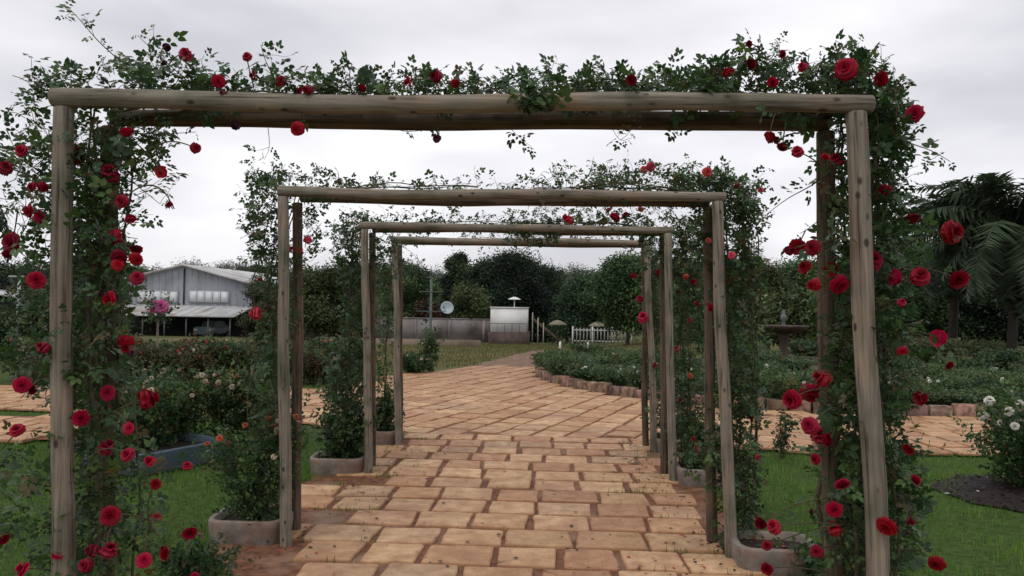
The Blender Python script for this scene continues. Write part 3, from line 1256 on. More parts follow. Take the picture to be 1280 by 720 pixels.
def arch(D, dep, label, ends, tops, feet, seed, top=2.372, rad=.037):
    """ends: beam ends, tops: post tops, feet: a low point of each post, all as seen in the picture"""
    base = (ARCH_C, D, 0)
    root = thing('log_arch', label, 'garden arch', base, 0, 'log arches over the paved walk')
    rp = .041
    px = []
    for (tp, ft) in zip(tops, feet):
        a, b = at(tp[0], tp[1], D), at(ft[0], ft[1], D)
        sl = (b.x - a.x) / (a.z - b.z)
        px.append((a.x + sl * (a.z - top), a.x + sl * (a.z + .05)))
    for k in range(4):
        xt, xf = px[k % 2]
        rear = k > 1
        if rear:
            xf = xt + (xf - xt) * .45 + .005
        y = D + dep if rear else D
        pole('post', (xf, y, -.05), (xt, y, top - .001), rp * (.95 if rear else 1.0), root, base, M['wood_brown_shaded' if rear else 'wood'], .016, seed + k)  # rear posts use the darker copy, shade painted into the wood colour
    xa, xb = at(*ends[0], D).x, at(*ends[1], D).x
    bz = top + rad
    pole('beam', (xa, D, bz + .006), (xb, D, bz - .004), rad, root, base, M['wood'], .016, seed + 11)
    pole('beam', (xb - .04, D + dep, bz + .008), (xa + .06, D + dep, bz + .004), rad + .003, root, base, M['wood_brown_shaded'], .018, seed + 12)  # rear beam lies in shade, put into its darker wood colour
    return root


arch(2.94, .32, 'weathered log arch closest to the camera, framing all the others, deep red roses on it', ((66, 128), (1089, 130)), ((80, 142), (1070, 144)), ((75, 715), (1095, 715)), 21)
arch(5.39, .32, 'second weathered log arch along the walk, between planters with orange and coral roses', ((348, 245), (906, 246)), ((354, 255), (897, 258)), ((358, 680), (914, 700)), 41)
arch(7.69, .34, 'third log arch along the walk, with red blooms hanging under its beam', ((449, 287), (841, 290)), ((456, 295), (835, 297)), ((461, 593), (842, 598)), 61)
arch(9.30, .32, 'last and smallest looking log arch, standing where the walk meets the paved circle', ((489, 303), (813, 305)), ((493, 310), (809, 312)), ((498, 555), (818, 575)), 81)

# ---- first arch, left plant
random.seed(101)
Z0, Z1 = 2.92, 3.42
c = Climber('climbing_rose', 'deep red climbing rose wrapping the left posts of the closest log arch', (-1.80, 3.12, 0))
for k in range(6):
    x = -1.83 + random.uniform(-.08, .12)
    y = 3.12 + random.uniform(-.12, .2)
    c.cane([(x + random.uniform(-.08, .08), y, 0), (x + random.uniform(-.08, .1), y, .9), (x + random.uniform(-.07, .1), y, 1.7), (x, y, 2.42)], random.choice((.007, .009, .014)), .004, .10)
for k in range(4):
    c.cane([(-1.75, 3.1 + random.uniform(-.1, .15), 2.40), (-1.1, 3.1 + random.uniform(-.1, .1), 2.46), (-.7, 3.1 + random.uniform(-.12, .12), 2.46)], .006, .003, .08)
for zz in ((88, 140, 150, 330, 85), (88, 320, 150, 470, 60), (145, 150, 205, 240, 22), (18, 120, 68, 330, 40), (20, 330, 66, 480, 22), (66, 440, 152, 720, 110),
           (150, 560, 190, 720, 16), (0, 560, 66, 720, 26), (100, 210, 155, 330, 40), (60, 380, 150, 470, 20)):
    c.zone(*zz[:4], Z0, Z1, zz[4])
for zz in ((30, 92, 120, 128, 26), (120, 78, 260, 118, 44), (240, 100, 420, 118, 40), (395, 100, 560, 120, 70)):
    c.zone(*zz[:4], 2.98, 3.26, zz[4], ln=.085, up=.25, nl=3)
c.spray([(200, 116, 0.1), (165, 88, .05), (125, 55, 0), (103, 28, 0), (84, 8, 0)], 3.0, .05)
c.spray([(250, 116, 0.1), (222, 90, 0), (190, 62, 0), (172, 44, 0)], 3.0, .04)
c.spray([(348, 118, .1), (343, 96, 0), (332, 78, 0), (326, 56, 0)], 3.05, .045)
c.spray([(90, 118, .1), (60, 105, 0), (38, 112, -.1), (22, 118, -.1)], 3.0, .05)
c.spray([(400, 118, .1), (412, 92, 0), (425, 84, 0)], 3.05, .03)
c.spray([(440, 118, .1), (436, 92, 0), (440, 80, 0)], 3.05, .03)
c.spray([(140, 165, .1), (200, 168, 0), (245, 165, 0)], 3.15, .035)
c.spray([(140, 205, .1), (175, 235, 0), (200, 255, 0)], 3.15, .05)
c.spray([(70, 190, 0), (45, 205, 0), (30, 222, 0)], 3.0, .05)
c.spray([(335, 160, .1), (338, 185, .1), (330, 200, .1)], 3.2, .06, .0016)
c.spray([(490, 160, .1), (510, 166, .1), (545, 160, .1)], 3.2, .03, .0016)
LEFT = [(7, 207, 18), (25, 187, 20), (101, 194, 26), (158, 165, 20), (136, 212, 24), (203, 215, 18), (38, 233, 16), (56, 235, 14), (211, 256, 14), (150, 251, 18),
        (163, 272, 14), (34, 264, 18), (50, 270, 18), (11, 302, 24), (8, 318, 18), (137, 297, 26), (170, 312, 18), (172, 325, 18), (172, 346, 20), (150, 325, 22),
        (45, 350, 24), (134, 374, 22), (157, 435, 24), (135, 490, 20), (192, 497, 26), (27, 482, 22), (40, 488, 22), (20, 535, 20), (101, 523, 22), (162, 535, 16),
        (136, 555, 22), (157, 567, 20), (185, 575, 14), (195, 605, 14), (234, 580, 14), (237, 667, 20), (138, 645, 24), (75, 690, 19), (138, 683, 22), (111, 688, 18), (104, 707, 18),
        (180, 700, 20), (205, 692, 20), (5, 675, 20), (25, 710, 20), (50, 432, 16), (148, 330, 16)]
for b in LEFT:
    c.bloom(*b, random.uniform(2.80, 3.02), 'red')
for b in [(231, 65, 18), (308, 69, 12), (273, 102, 18), (278, 117, 15), (314, 94, 14), (352, 101, 14), (370, 112, 15), (382, 112, 13), (370, 162, 20), (246, 185, 14),
          (508, 103, 14), (453, 110, 14), (542, 94, 18), (571, 103, 12)]:
    c.bloom(*b, random.uniform(2.90, 3.0), 'red')
for b in [(207, 58, 11), (293, 158, 15), (545, 172, 11), (126, 360, 14), (180, 92, 9), (205, 78, 9), (165, 440, 10)]:
    c.bloom(*b, random.uniform(3.0, 3.2), 'faded')
c.bloom(197, 645, 13, 3.1, 'coral')
c.finish()

# ---- first arch, right plant
random.seed(202)
c = Climber('climbing_rose', 'deep red climbing rose wrapping the right posts of the closest log arch', (1.28, 3.15, 0))
for k in range(7):
    x = 1.22 + random.uniform(-.08, .10)
    y = 3.15 + random.uniform(-.1, .22)
    c.cane([(x + random.uniform(-.1, .1), y, 0), (x + random.uniform(-.12, .12), y, .9), (x + random.uniform(-.15, .1), y, 1.7), (x - .02, y, 2.44)], random.choice((.007, .010, .015)), .004, .10)
for k in range(5):
    c.cane([(1.2, 3.1 + random.uniform(-.1, .15), 2.42), (.5, 3.1 + random.uniform(-.1, .1), 2.47), (-.4, 3.1 + random.uniform(-.12, .12), 2.45)], .006, .003, .06)
for zz in ((1078, 120, 1128, 270, 95), (1075, 260, 1128, 420, 75), (1036, 300, 1078, 720, 130), (1072, 400, 1135, 580, 80), (1075, 560, 1142, 720, 80), (1045, 170, 1070, 300, 22),
           (1040, 120, 1130, 180, 30)):
    c.zone(*zz[:4], Z0 + .08, Z1, zz[4])
for zz in ((560, 102, 740, 120, 66), (720, 99, 900, 120, 82), (860, 84, 1120, 120, 125), (900, 70, 1110, 86, 36)):
    c.zone(*zz[:4], 2.98, 3.28, zz[4], ln=.085, up=.25, nl=3)
c.zone(650, 118, 690, 132, 2.87, 2.90, 12, ln=.08)
c.spray([(1110, 170, .0), (1140, 180, 0), (1165, 188, 0), (1188, 202, 0)], 3.05, .035)
c.spray([(1115, 130, .0), (1130, 100, 0), (1142, 105, 0)], 3.05, .045)
c.spray([(1045, 212, .1), (1010, 235, 0), (985, 247, 0), (958, 268, 0)], 3.15, .035)
c.spray([(1045, 250, .1), (1020, 280, 0), (1000, 292, 0)], 3.15, .06)
c.spray([(1100, 110, .0), (1102, 80, 0), (1101, 55, 0)], 3.05, .05, .0016)
c.spray([(635, 158, .1), (650, 172, 0), (668, 187, 0)], 3.15, .025, .0014)
c.spray([(765, 160, .1), (775, 178, 0), (790, 172, 0)], 3.15, .02, .0014)
c.spray([(845, 158, .1), (848, 170, 0)], 3.15, .03, .0014)
c.spray([(965, 155, .1), (1000, 168, 0), (1020, 172, 0)], 3.15, .03, .0014)
c.spray([(690, 118, .1), (684, 100, 0), (688, 93, 0)], 3.05, .02)
c.spray([(980, 90, .1), (975, 65, 0), (968, 52, 0)], 3.05, .03, .0016)
c.spray([(1055, 100, .1), (1050, 70, 0), (1058, 60, 0)], 3.05, .03, .0016)
RIGHT = [(1143, 141, 26), (965, 170, 16), (978, 185, 14), (996, 187, 16), (1032, 196, 14), (1045, 196, 18), (1102, 238, 22), (1140, 273, 22), (1196, 290, 28), (1091, 322, 26),
         (996, 310, 22), (1014, 309, 20), (985, 313, 12), (1040, 334, 18), (1004, 333, 18), (1014, 357, 18), (1052, 358, 24), (1120, 347, 22), (1151, 342, 22), (1199, 350, 26),
         (1128, 376, 12), (1175, 423, 22), (1187, 457, 13), (1022, 470, 22), (987, 500, 26), (1013, 496, 26), (1010, 531, 22), (1025, 540, 24), (1034, 551, 18), (1018, 574, 14),
         (1154, 497, 18), (1053, 605, 22), (1043, 637, 22), (1041, 656, 18), (1145, 600, 16), (1106, 661, 24), (1169, 707, 20), (1135, 562, 16), (950, 655, 18), (965, 656, 18),
         (958, 681, 14), (1020, 690, 16), (958, 712, 18), (1140, 653, 12), (1128, 440, 12)]
for b in RIGHT:
    c.bloom(*b, random.uniform(2.82, 3.08), 'red')
for b in [(789, 100, 16), (909, 88, 16), (939, 80, 18), (936, 55, 10), (966, 103, 16), (979, 68, 12), (1002, 82, 12), (1056, 85, 26), (1100, 99, 20)]:
    c.bloom(*b, random.uniform(2.90, 3.0), 'red')
for b in [(652, 112, 9), (1014, 640, 10), (1125, 520, 10), (970, 175, 10)]:
    c.bloom(*b, 3.1, 'faded')
c.finish()

# ---- second arch
ZK = 2.25
random.seed(303)
c = Climber('climbing_rose', 'leafy climbing rose on the left posts of the second log arch', (-1.98, 5.62, .12), leaf=.105, weights=(4, 4, 2, .8, 2, .5))
for k in range(5):
    x = -1.92 + random.uniform(-.12, .1)
    c.cane([(x, 5.6, .1), (x + random.uniform(-.12, .08), 5.6, 1.0), (x + random.uniform(-.12, .1), 5.6, 1.8), (x + .1, 5.55, 2.45)], .007, .004, .12)
for k in range(3):
    c.cane([(-1.8, 5.55, 2.42), (-1.1, 5.5 + random.uniform(-.1, .1), 2.48), (-.5, 5.5, 2.47)], .005, .003, .08)
for zz in ((312, 212, 352, 330, 48), (318, 320, 352, 560, 50), (335, 208, 432, 240, 42), (430, 226, 640, 240, 45), (375, 250, 395, 320, 8), (355, 320, 385, 420, 12), (318, 545, 350, 660, 26)):
    c.zone(*zz[:4], 5.45, 5.85, zz[4], ln=.15)
c.spray([(340, 230, 0), (318, 250, 0), (308, 268, 0)], 5.6, .05)
c.spray([(420, 238, 0), (425, 218, 0), (418, 208, 0)], 5.6, .05)
c.spray([(345, 235, 0), (340, 215, 0), (345, 205, 0)], 5.6, .05)
for b in [(316, 392, 17), (352, 397, 10), (382, 300, 10), (365, 310, 12), (376, 312, 10), (325, 350, 8)]:
    c.bloom(*b, random.uniform(5.4, 5.7), 'coral')
c.finish()
c = Climber('climbing_rose', 'coral climbing rose on the right posts of the second log arch', (1.36, 5.6, .12), leaf=.105, weights=(3, 4, 3, 1.6, 1.5, 1.0))
for k in range(6):
    x = 1.33 + random.uniform(-.06, .14)
    c.cane([(x, 5.6, .1), (x + random.uniform(-.04, .06), 5.6, 1.0), (x + random.uniform(-.06, .06), 5.6, 1.8), (x - .08, 5.55, 2.45)], .007, .004, .10)
for k in range(4):
    c.cane([(1.2, 5.55, 2.42), (.6, 5.5 + random.uniform(-.1, .1), 2.5), (-.1, 5.5, 2.47)], .005, .003, .06)
for zz in ((655, 216, 760, 240, 50), (750, 208, 905, 240, 110), (904, 225, 948, 340, 70), (900, 330, 946, 520, 95), (905, 500, 948, 690, 85), (865, 250, 900, 330, 20), (840, 222, 915, 238, 30),
           (860, 540, 900, 590, 14)):
    c.zone(*zz[:4], 5.45, 5.85, zz[4], ln=.14)
c.spray([(930, 250, 0), (950, 262, 0), (962, 280, 0)], 5.6, .045)
c.spray([(925, 240, 0), (940, 236, 0), (952, 234, 0)], 5.6, .04)
c.spray([(700, 238, 0), (698, 220, 0), (694, 206, 0)], 5.6, .04)
c.spray([(740, 238, 0), (738, 215, 0), (742, 196, 0)], 5.6, .04)
c.spray([(930, 300, 0), (945, 310, 0), (955, 325, 0)], 5.6, .045)
for b in [(815, 208, 12), (806, 212, 9), (885, 214, 13), (876, 224, 12), (951, 237, 9), (922, 232, 9), (915, 347, 12), (910, 352, 9), (926, 300, 11), (914, 318, 10), (926, 402, 8),
          (933, 425, 8), (930, 388, 7), (912, 392, 7), (924, 565, 8), (948, 572, 7), (930, 655, 9), (885, 300, 8)]:
    c.bloom(*b, random.uniform(5.35, 5.8), 'coral')
for b in [(888, 386, 13), (872, 378, 9), (893, 335, 10), (870, 560, 10), (866, 548, 8), (938, 520, 8)]:
    c.bloom(*b, random.uniform(5.5, 6.0), 'red')
c.finish()

# ---- third arch
random.seed(404)
c = Climber('climbing_rose', 'dark leaved climbing rose on the left posts of the third log arch', (-1.92, 7.9, .12), leaf=.115, k=.9, weights=(5, 4, 1.5, .5, 2, .3))
for k in range(4):
    x = -1.9 + random.uniform(-.12, .06)
    c.cane([(x, 7.9, .1), (x, 7.9, 1.2), (x + .05, 7.9, 2.45)], .007, .004, .12)
for k in range(3):
    c.cane([(-1.8, 7.85, 2.42), (-1.0, 7.8, 2.48), (-.3, 7.8, 2.47)], .005, .003, .07)
for zz in ((422, 268, 456, 340, 50), (430, 330, 458, 440, 45), (408, 440, 456, 570, 120), (450, 266, 640, 286, 70), (470, 292, 500, 340, 14)):
    c.zone(*zz[:4], 7.75, 8.15, zz[4], ln=.16)
c.spray([(445, 290, 0), (425, 300, 0), (410, 318, 0)], 7.9, .05)
c.spray([(490, 300, .3), (515, 315, .3), (530, 335, .3)], 7.9, .2)
c.spray([(490, 310, .3), (512, 330, .3), (522, 350, .3)], 7.9, .2)
c.finish()
c = Climber('climbing_rose', 'red climbing rose on the right posts of the third log arch', (1.30, 7.9, .12), leaf=.115, weights=(4, 4, 2, .8, 2, .8))
for k in range(5):
    x = 1.28 + random.uniform(-.05, .15)
    c.cane([(x, 7.9, .1), (x, 7.9, 1.2), (x - .05, 7.9, 2.45)], .007, .004, .10)
for k in range(4):
    c.cane([(1.15, 7.85, 2.42), (.5, 7.8, 2.48), (-.3, 7.8, 2.47)], .005, .003, .05)
for zz in ((640, 258, 840, 286, 130), (838, 270, 886, 340, 60), (838, 335, 884, 470, 75), (842, 470, 886, 590, 50), (640, 284, 700, 298, 24), (800, 290, 835, 330, 16)):
    c.zone(*zz[:4], 7.75, 8.15, zz[4], ln=.15)
for b in [(707, 272, 15), (770, 270, 14), (782, 268, 11), (755, 275, 10), (848, 365, 8), (857, 348, 8), (866, 352, 9), (862, 400, 8), (846, 435, 7), (760, 262, 9), (800, 262, 8), (856, 312, 9), (862, 470, 7), (850, 500, 7)]:
    c.bloom(*b, random.uniform(7.6, 8.0), 'red' if b[2] > 8 else 'coral')
c.finish()

# ---- fourth arch
random.seed(505)
c = Climber('climbing_rose', 'thin climbing rose on the left posts of the last log arch', (-1.9, 9.5, .12), leaf=.115)
for k in range(3):
    x = -1.88 + random.uniform(-.08, .06)
    c.cane([(x, 9.5, .1), (x, 9.5, 1.2), (x + .05, 9.5, 2.42)], .006, .004, .12)
c.cane([(-1.8, 9.45, 2.42), (-1.0, 9.45, 2.46), (-.3, 9.45, 2.45)], .005, .003, .1)
for zz in ((470, 320, 492, 500, 40), (468, 500, 500, 548, 30), (500, 290, 640, 302, 36)):
    c.zone(*zz[:4], 9.35, 9.75, zz[4], ln=.16)
c.finish()
c = Climber('climbing_rose', 'red climbing rose on the right posts of the last log arch', (1.30, 9.5, .12), leaf=.115)
for k in range(4):
    x = 1.25 + random.uniform(-.05, .12)
    c.cane([(x, 9.5, .1), (x, 9.5, 1.2), (x - .03, 9.5, 2.42)], .006, .004, .1)
for k in range(2):
    c.cane([(1.1, 9.45, 2.42), (.4, 9.45, 2.46), (-.3, 9.45, 2.45)], .005, .003, .06)
for zz in ((640, 284, 815, 302, 70), (812, 300, 842, 430, 70), (818, 430, 842, 570, 50)):
    c.zone(*zz[:4], 9.35, 9.75, zz[4], ln=.15)
for b in [(803, 394, 13), (800, 372, 10), (790, 345, 8), (818, 455, 9), (823, 340, 8), (812, 415, 8), (700, 290, 8)]:
    c.bloom(*b, random.uniform(9.1, 9.6), 'red')
c.finish()


# ------------------------------------------------------------------ concrete planters
def rrect(hx, hy, r, n=5):
    pts = []
    for (sx, sy, a0) in ((1, 1, 0), (-1, 1, 90), (-1, -1, 180), (1, -1, 270)):
        for i in range(n):
            a = R(a0 + 90 * i / (n - 1))
            pts.append((sx * (hx - r) + r * math.cos(a), sy * (hy - r) + r * math.sin(a)))
    return pts


def planter_proto():
    root = thing('planter', '', 'planter', (0, 0, 0), 0, 'concrete planters at the arch posts')
    mb = MB()
    rings = [(.245, .205, .10, 0.0), (.262, .222, .11, .10), (.265, .225, .11, .15), (.260, .220, .11, .163), (.226, .186, .085, .163), (.215, .175, .08, .09)]
    V, F = [], []
    for (hx, hy, r, z) in rings:
        for k, (x, y) in enumerate(rrect(hx, hy, r)):
            V.append((x + .004 * noise.noise(Vector((x * 9, y * 9, z * 9))), y + .004 * noise.noise(Vector((x * 9, y * 9, 5 + z * 9))), z + .005 * noise.noise(Vector((x * 6, y * 6, 1)))))
    n = 20
    for i in range(len(rings) - 1):
        for k in range(n):
            k2 = (k + 1) % n
            F.append((i * n + k, i * n + k2, (i + 1) * n + k2, (i + 1) * n + k))
    mb.add(V, F)
    mb.build('trough', M['concrete'], root)
    mb = MB()
    P = rrect(.218, .178, .08)
    rs = random.Random(9)
    VV = [(0, 0, .125)]
    for s_ in (.35, .7, 1.0):
        VV += [(x * s_, y * s_, .115 + rs.uniform(-.012, .02) * (s_ < 1)) for x, y in P]
    FF = [(0, 1 + k, 1 + (k + 1) % n) for k in range(n)]
    for q in range(2):
        FF += [(1 + q * n + k, 1 + (q + 1) * n + k, 1 + (q + 1) * n + (k + 1) % n, 1 + q * n + (k + 1) % n) for k in range(n)]
    mb.add(VV, FF)
    mb.build('soil', M['soil'], root)
    return root


pl = planter_proto()
PLS = [((-2.055, 5.58, 0), .03, 'concrete planter at the left foot of the second log arch, under the orange rose bush'),
       ((1.48, 5.30, 0), -.03, 'bare concrete planter with pale rim at the right foot of the second log arch'),
       ((-2.03, 7.82, 0), .06, 'concrete planter at the left foot of the third log arch'),
       ((1.50, 7.75, 0), -.05, 'concrete planter at the right foot of the third log arch'),
       ((-2.02, 9.52, 0), .0, 'small looking concrete planter at the left foot of the last log arch'),
       ((1.50, 9.45, 0), .02, 'small looking concrete planter at the right foot of the last log arch')]
for i, (loc, rz, lab) in enumerate(PLS):
    o = pl if i == 0 else dup(pl, loc, rz)
    o.location = loc
    o.rotation_euler = (0, 0, rz)
    o['label'] = lab


# ------------------------------------------------------------------ bushes
def bush(name, label, cat, loc, r, h, n, pal=None, w=None, flowers=0, fcol=None, fsize=.05, group=None, k=1.0, blooms=None, lsz=1.0, shape=1.0, tops=False):
    root = thing(name, label, cat, loc, 0, group)
    st = MB()
    ns = max(9, int(12 * r / .3))
    tips = []
    for i in range(ns):
        a = random.uniform(0, 2 * PI)
        rr = r * math.sqrt(random.random()) * .9
        tip = Vector((rr * math.cos(a), rr * math.sin(a), h * random.uniform(.65, 1.02)))
        b0 = Vector((random.uniform(-.06, .06), random.uniform(-.06, .06), -.02))
        Q = bez(b0, tip, h * .15, 6, .05)
        st.tube(Q, [.006, .005, .0045, .004, .003, .002], 4, cap=False)
        tips.append(Q)
    st.build('stems', M['stem'], root)
    P, D, S = [], [], []
    n = int(n * 1.5)
    lsz *= .74
    for i in range(n):
        Q = random.choice(tips)
        t = random.random() ** .6
        q = Q[min(5, int(t * 6))]
        s_ = r * .42
        p = q + Vector((random.gauss(0, s_ * .6), random.gauss(0, s_ * .6), random.gauss(0, h * .11)))
        if p.z < .03:
            p.z = random.uniform(.03, .15)
        P.append(tuple(p))
        D.append((random.gauss(0, 1), random.gauss(0, 1), random.gauss(.2, .6)))
        S.append(random.uniform(.7, 1.3) * lsz)
    P, D, S = np.array(P), np.array(D), np.array(S)
    U = rng.normal(size=(n, 3)) * .5 + np.array((0, 0, 1.0))
    which = rng.integers(0, 3, n)
    batches = []
    cc = leafcols(n, w or (3, 4, 3, 1.2, 1.5, .6), pal if pal is not None else LEAFCOLS, k)
    for q in range(3):
        m = which == q
        if m.any():
            batches.append(scatter(BUSHCLUMP[q], P[m], D[m], U[m], S[m], cc[m]))
    build_scatter('foliage', batches, M['bushleaf'], root)
    if flowers:
        fp, fd = [], []
        for i in range(flowers):
            Q = random.choice(tips)
            q = Q[-1] if random.random() < .6 else Q[4]
            d = Vector((random.gauss(0, 1), random.gauss(-.3, 1), random.gauss(.4, .7))).normalized()
            fp.append(tuple(q + Vector((d.x * r * .45, d.y * r * .45, d.z * h * .12 + .02))))
            fd.append(tuple(d))
        fd = np.array(fd)
        # template z is the flower's axis: use the direction as the normal
        DD = np.cross(fd, rng.normal(size=fd.shape))
        fc = np.array(fcol)[rng.integers(0, len(fcol), flowers)] * rng.uniform(.8, 1.1, (flowers, 1))
        build_scatter('flowers', [scatter(FLOWER, fp, DD, fd, fsize * rng.uniform(.6, 1.1, flowers), fc)], M['petalcol'], root)
    if blooms:
        for (kind, cnt, dia) in blooms:
            for i in range(cnt):
                q = random.choice(tips)[-1]
                d = Vector((random.gauss(0, .8), random.gauss(-.6, .7), random.gauss(.5, .5))).normalized()
                o = bpy.data.objects.new('bloom', random.choice(BL[kind]))
                col.objects.link(o)
                o.parent = root
                o.location = q + Vector((d.x * r * .4, d.y * r * .4, d.z * h * .12 + .03))
                o.rotation_euler = d.to_track_quat('Z', 'Y').to_euler()
                o.scale = (dia * random.uniform(.75, 1.15),) * 3
    return root


random.seed(606)
REDGREEN = np.array([(.085, .062, .03), (.055, .07, .03), (.11, .075, .04), (.06, .085, .035), (.045, .06, .028), (.13, .065, .042)])
bush('rose_bush', 'rose bush with small orange blossoms growing in the planter at the second arch', 'rose bush', (-2.06, 5.56, .11), .30, .66, 420, lsz=.68, w=(2, 4, 4, 3, 2, 1), blooms=[('orange', 8, .045), ('coral', 6, .045), ('cream', 5, .04)])
bush('rose_bush', 'low red rose bush on the lawn edge beside the bottom of the closest arch', 'rose bush', (-1.75, 3.9, 0), .24, .42, 260, lsz=.75, blooms=[('red', 3, .06)])
bush('rose_bush', 'small red flowered bush spilling over the bare planter of the second arch', 'rose bush', (1.72, 5.0, 0), .16, .2, 90, blooms=[('red', 4, .06)])
bush('rose_bush', 'compact dark green bush growing in the left planter of the third arch', 'rose bush', (-1.98, 7.84, .11), .24, .44, 220, k=.8)
bush('rose_bush', 'compact dark green bush growing in the right planter of the third arch', 'rose bush', (1.46, 7.76, .11), .22, .40, 200, k=.9)
bush('rose_bush', 'small dark green bush growing in the left planter of the last arch', 'rose bush', (-1.98, 9.52, .11), .20, .42, 160, k=.8)
bush('rose_bush', 'sparse pale tipped bush growing in the right planter of the last arch', 'rose bush', (1.52, 9.47, .11), .20, .46, 130, blooms=[('cream', 8, .05)])

# left rose bed behind the blue trough
i = 0
for (px, py, hh, lab, fc) in [(150, 585, .75, 'rose bush with small white blossoms at the post end of the blue trough', [('cream', 15, .06), ('coral', 2, .05)]),
                              (205, 572, .80, 'bushy dark rose with cream blossoms rising behind the middle of the blue trough', [('cream', 18, .06), ('dry', 5, .05)]),
                              (262, 562, .78, 'spreading rose bush with pale pink blossoms behind the blue trough rim', [('coral', 4, .055), ('cream', 14, .06), ('dry', 4, .05)]),
                              (312, 556, .74, 'rose bush with red and cream blossoms between the blue trough and the second arch', [('red', 5, .06), ('cream', 14, .06), ('dry', 5, .05)]),
                              (95, 560, .95, 'tall dark rose bush seen between the left posts of the closest arch', [('cream', 9, .06)])]:
    g_ = gnd(px, py)
    bush('rose_bush', lab, 'rose bush', (g_.x, g_.y + .45, 0), .42, hh, 520, w=(2, 4, 4, 3, 2, 1.5), blooms=fc, group='rose bushes in the bed behind the blue trough')

# second row, beyond the stone side path
protos = []
for k in range(4):
    protos.append(bush('garden_bush', 'reddish green rose bush in the row beyond the stone side path', 'rose bush', (0, 0, 0), .5, .72, 420, pal=REDGREEN if k % 2 else None, blooms=[('cream', 5, .055), ('coral', 3, .05), ('red', 1, .06), ('dry', 4, .05)], group='rose bushes in the row beyond the stone side path', lsz=1.35))
spots = [(140, 484), (172, 482), (205, 481), (238, 483), (270, 482), (303, 481), (335, 482), (385, 480), (412, 478), (440, 476), (100, 484), (64, 480), (22, 476), (150, 470), (190, 468),
         (230, 468), (270, 468), (310, 466), (345, 466), (390, 463), (430, 462)]
for i, (px, py) in enumerate(spots):
    g_ = gnd(px, py)
    o = protos[i] if i < 4 else dup(protos[i % 4], (0, 0, 0), random.uniform(0, 6))
    o.location = (g_.x, g_.y + .3, 0)
    s_ = random.uniform(.8, 1.15)
    o.scale = (s_, s_, s_ * random.uniform(.85, 1.1))
    if i >= 13:
        o['label'] = 'reddish green rose bush in the second row, further from the stone side path'
        o['group'] = 'rose bushes in the row nearer the warehouse'

for (px, Y, hh, rr, lab) in ((10, 21, 1.25, .9, 'tall dark shrub at the left border under the small open shed'), (62, 20, 1.7, .9, 'tall dark shrub right of the grey post with a crosspiece'),
                             (112, 19, 1.9, .8, 'tall dark shrub behind the left posts of the closest arch, left of the warehouse')):
    p = at(px, 400, Y)
    bush('tall_shrub', lab, 'shrub', (p.x, Y, 0), rr, hh, 620, k=.8, lsz=2.2)
bush('garden_bush', 'low bush with white dry blossoms beside the green crossbar pole', 'bush', tuple(gnd(517, 467)), .42, .42, 260, blooms=[('cream', 11, .07), ('dry', 4, .06)], lsz=1.3)
g_ = gnd(428, 541)
bush('garden_bush', 'loose twiggy rose bush in front of the left branch of the stone path', 'bush', (g_.x, g_.y, 0), .26, .62, 120, blooms=[('cream', 6, .05)])
g_ = gnd(977, 571)
bush('sapling', 'thin twiggy sapling on the lawn edge near the right stone path', 'sapling', (g_.x, g_.y, 0), .16, .46, 36, k=.7)

# white rose bush on its mulch
g_ = gnd(1292, 614)
bush('white_rose_bush', 'white rose bush standing in a round bed of dark mulch', 'rose bush', (g_.x, g_.y, 0), .50, .80, 620, w=(2, 4, 3, 2, 1, .4), blooms=[('white', 13, .095)])
mb = MB()
VV = [(0, 0, .05)]
nn = 40
for s_ in (.3, .6, .85, 1.0):
    for k in range(nn):
        a = 2 * PI * k / nn
        rr = .84 * s_ * (1 + .17 * noise.noise(Vector((math.cos(a) * 2, math.sin(a) * 2, 0))) + .05 * noise.noise(Vector((math.cos(a) * 7, math.sin(a) * 7, 3))))
        VV.append((rr * math.cos(a), rr * math.sin(a), (.05 + random.uniform(-.02, .02)) * (1 - s_ ** 3) - .012 * s_ + .006))
FF = [(0, 1 + k, 1 + (k + 1) % nn) for k in range(nn)]
for q in range(3):
    FF += [(1 + q * nn + k, 1 + (q + 1) * nn + k, 1 + (q + 1) * nn + (k + 1) % nn, 1 + q * nn + (k + 1) % nn) for k in range(nn)]
mb.add(VV, FF)
tag(mb.build('mulch_bed', M['mulch'], loc=(g_.x - .05, g_.y - .12, 0)), 'round bed of dark brown mulch under the white rose bush', 'flower bed', kind='structure')
MC = (g_.x - .05, g_.y - .12)


# blue trough on the left lawn
a_, b_ = gnd(172, 596), gnd(286, 572)
root = thing('blue_trough', 'faded blue painted long trough bed edge on the lawn', 'trough', tuple((a_ + b_) / 2), math.atan2(b_.y - a_.y, b_.x - a_.x))
ln = (b_ - a_).length
mb = MB()
hx, hy = ln / 2, .42
rings = [(hx, hy, .0), (hx + .03, hy + .03, .19), (hx + .03, hy + .03, .202), (hx - .03, hy - .03, .202), (hx - .05, hy - .05, .11)]
VV, FF = [], []
for (ax, ay, z) in rings:
    VV += [(x, y + .40, z) for x, y in rrect(ax, ay, .12)]
for q in range(4):
    FF += [(q * 20 + k, q * 20 + (k + 1) % 20, (q + 1) * 20 + (k + 1) % 20, (q + 1) * 20 + k) for k in range(20)]
mb.add(VV, FF)
mb.build('basin', M['blue'], root)
mb = MB()
mb.add([(x, y + .40, .13) for x, y in rrect(hx - .045, hy - .045, .1)], [tuple(range(20))])
mb.build('soil', M['soil'], root)

# ------------------------------------------------------------------ raised bed on the right of the paved circle
EDGE = [(-.15, 21.0), (-.3, 19.6), (-.22, 18.6), (.2, 17.05), (.95, 15.6), (1.95, 14.3), (3.4, 13.45), (5.3, 13.05), (9, 12.95), (14, 12.95), (20, 13.0)]


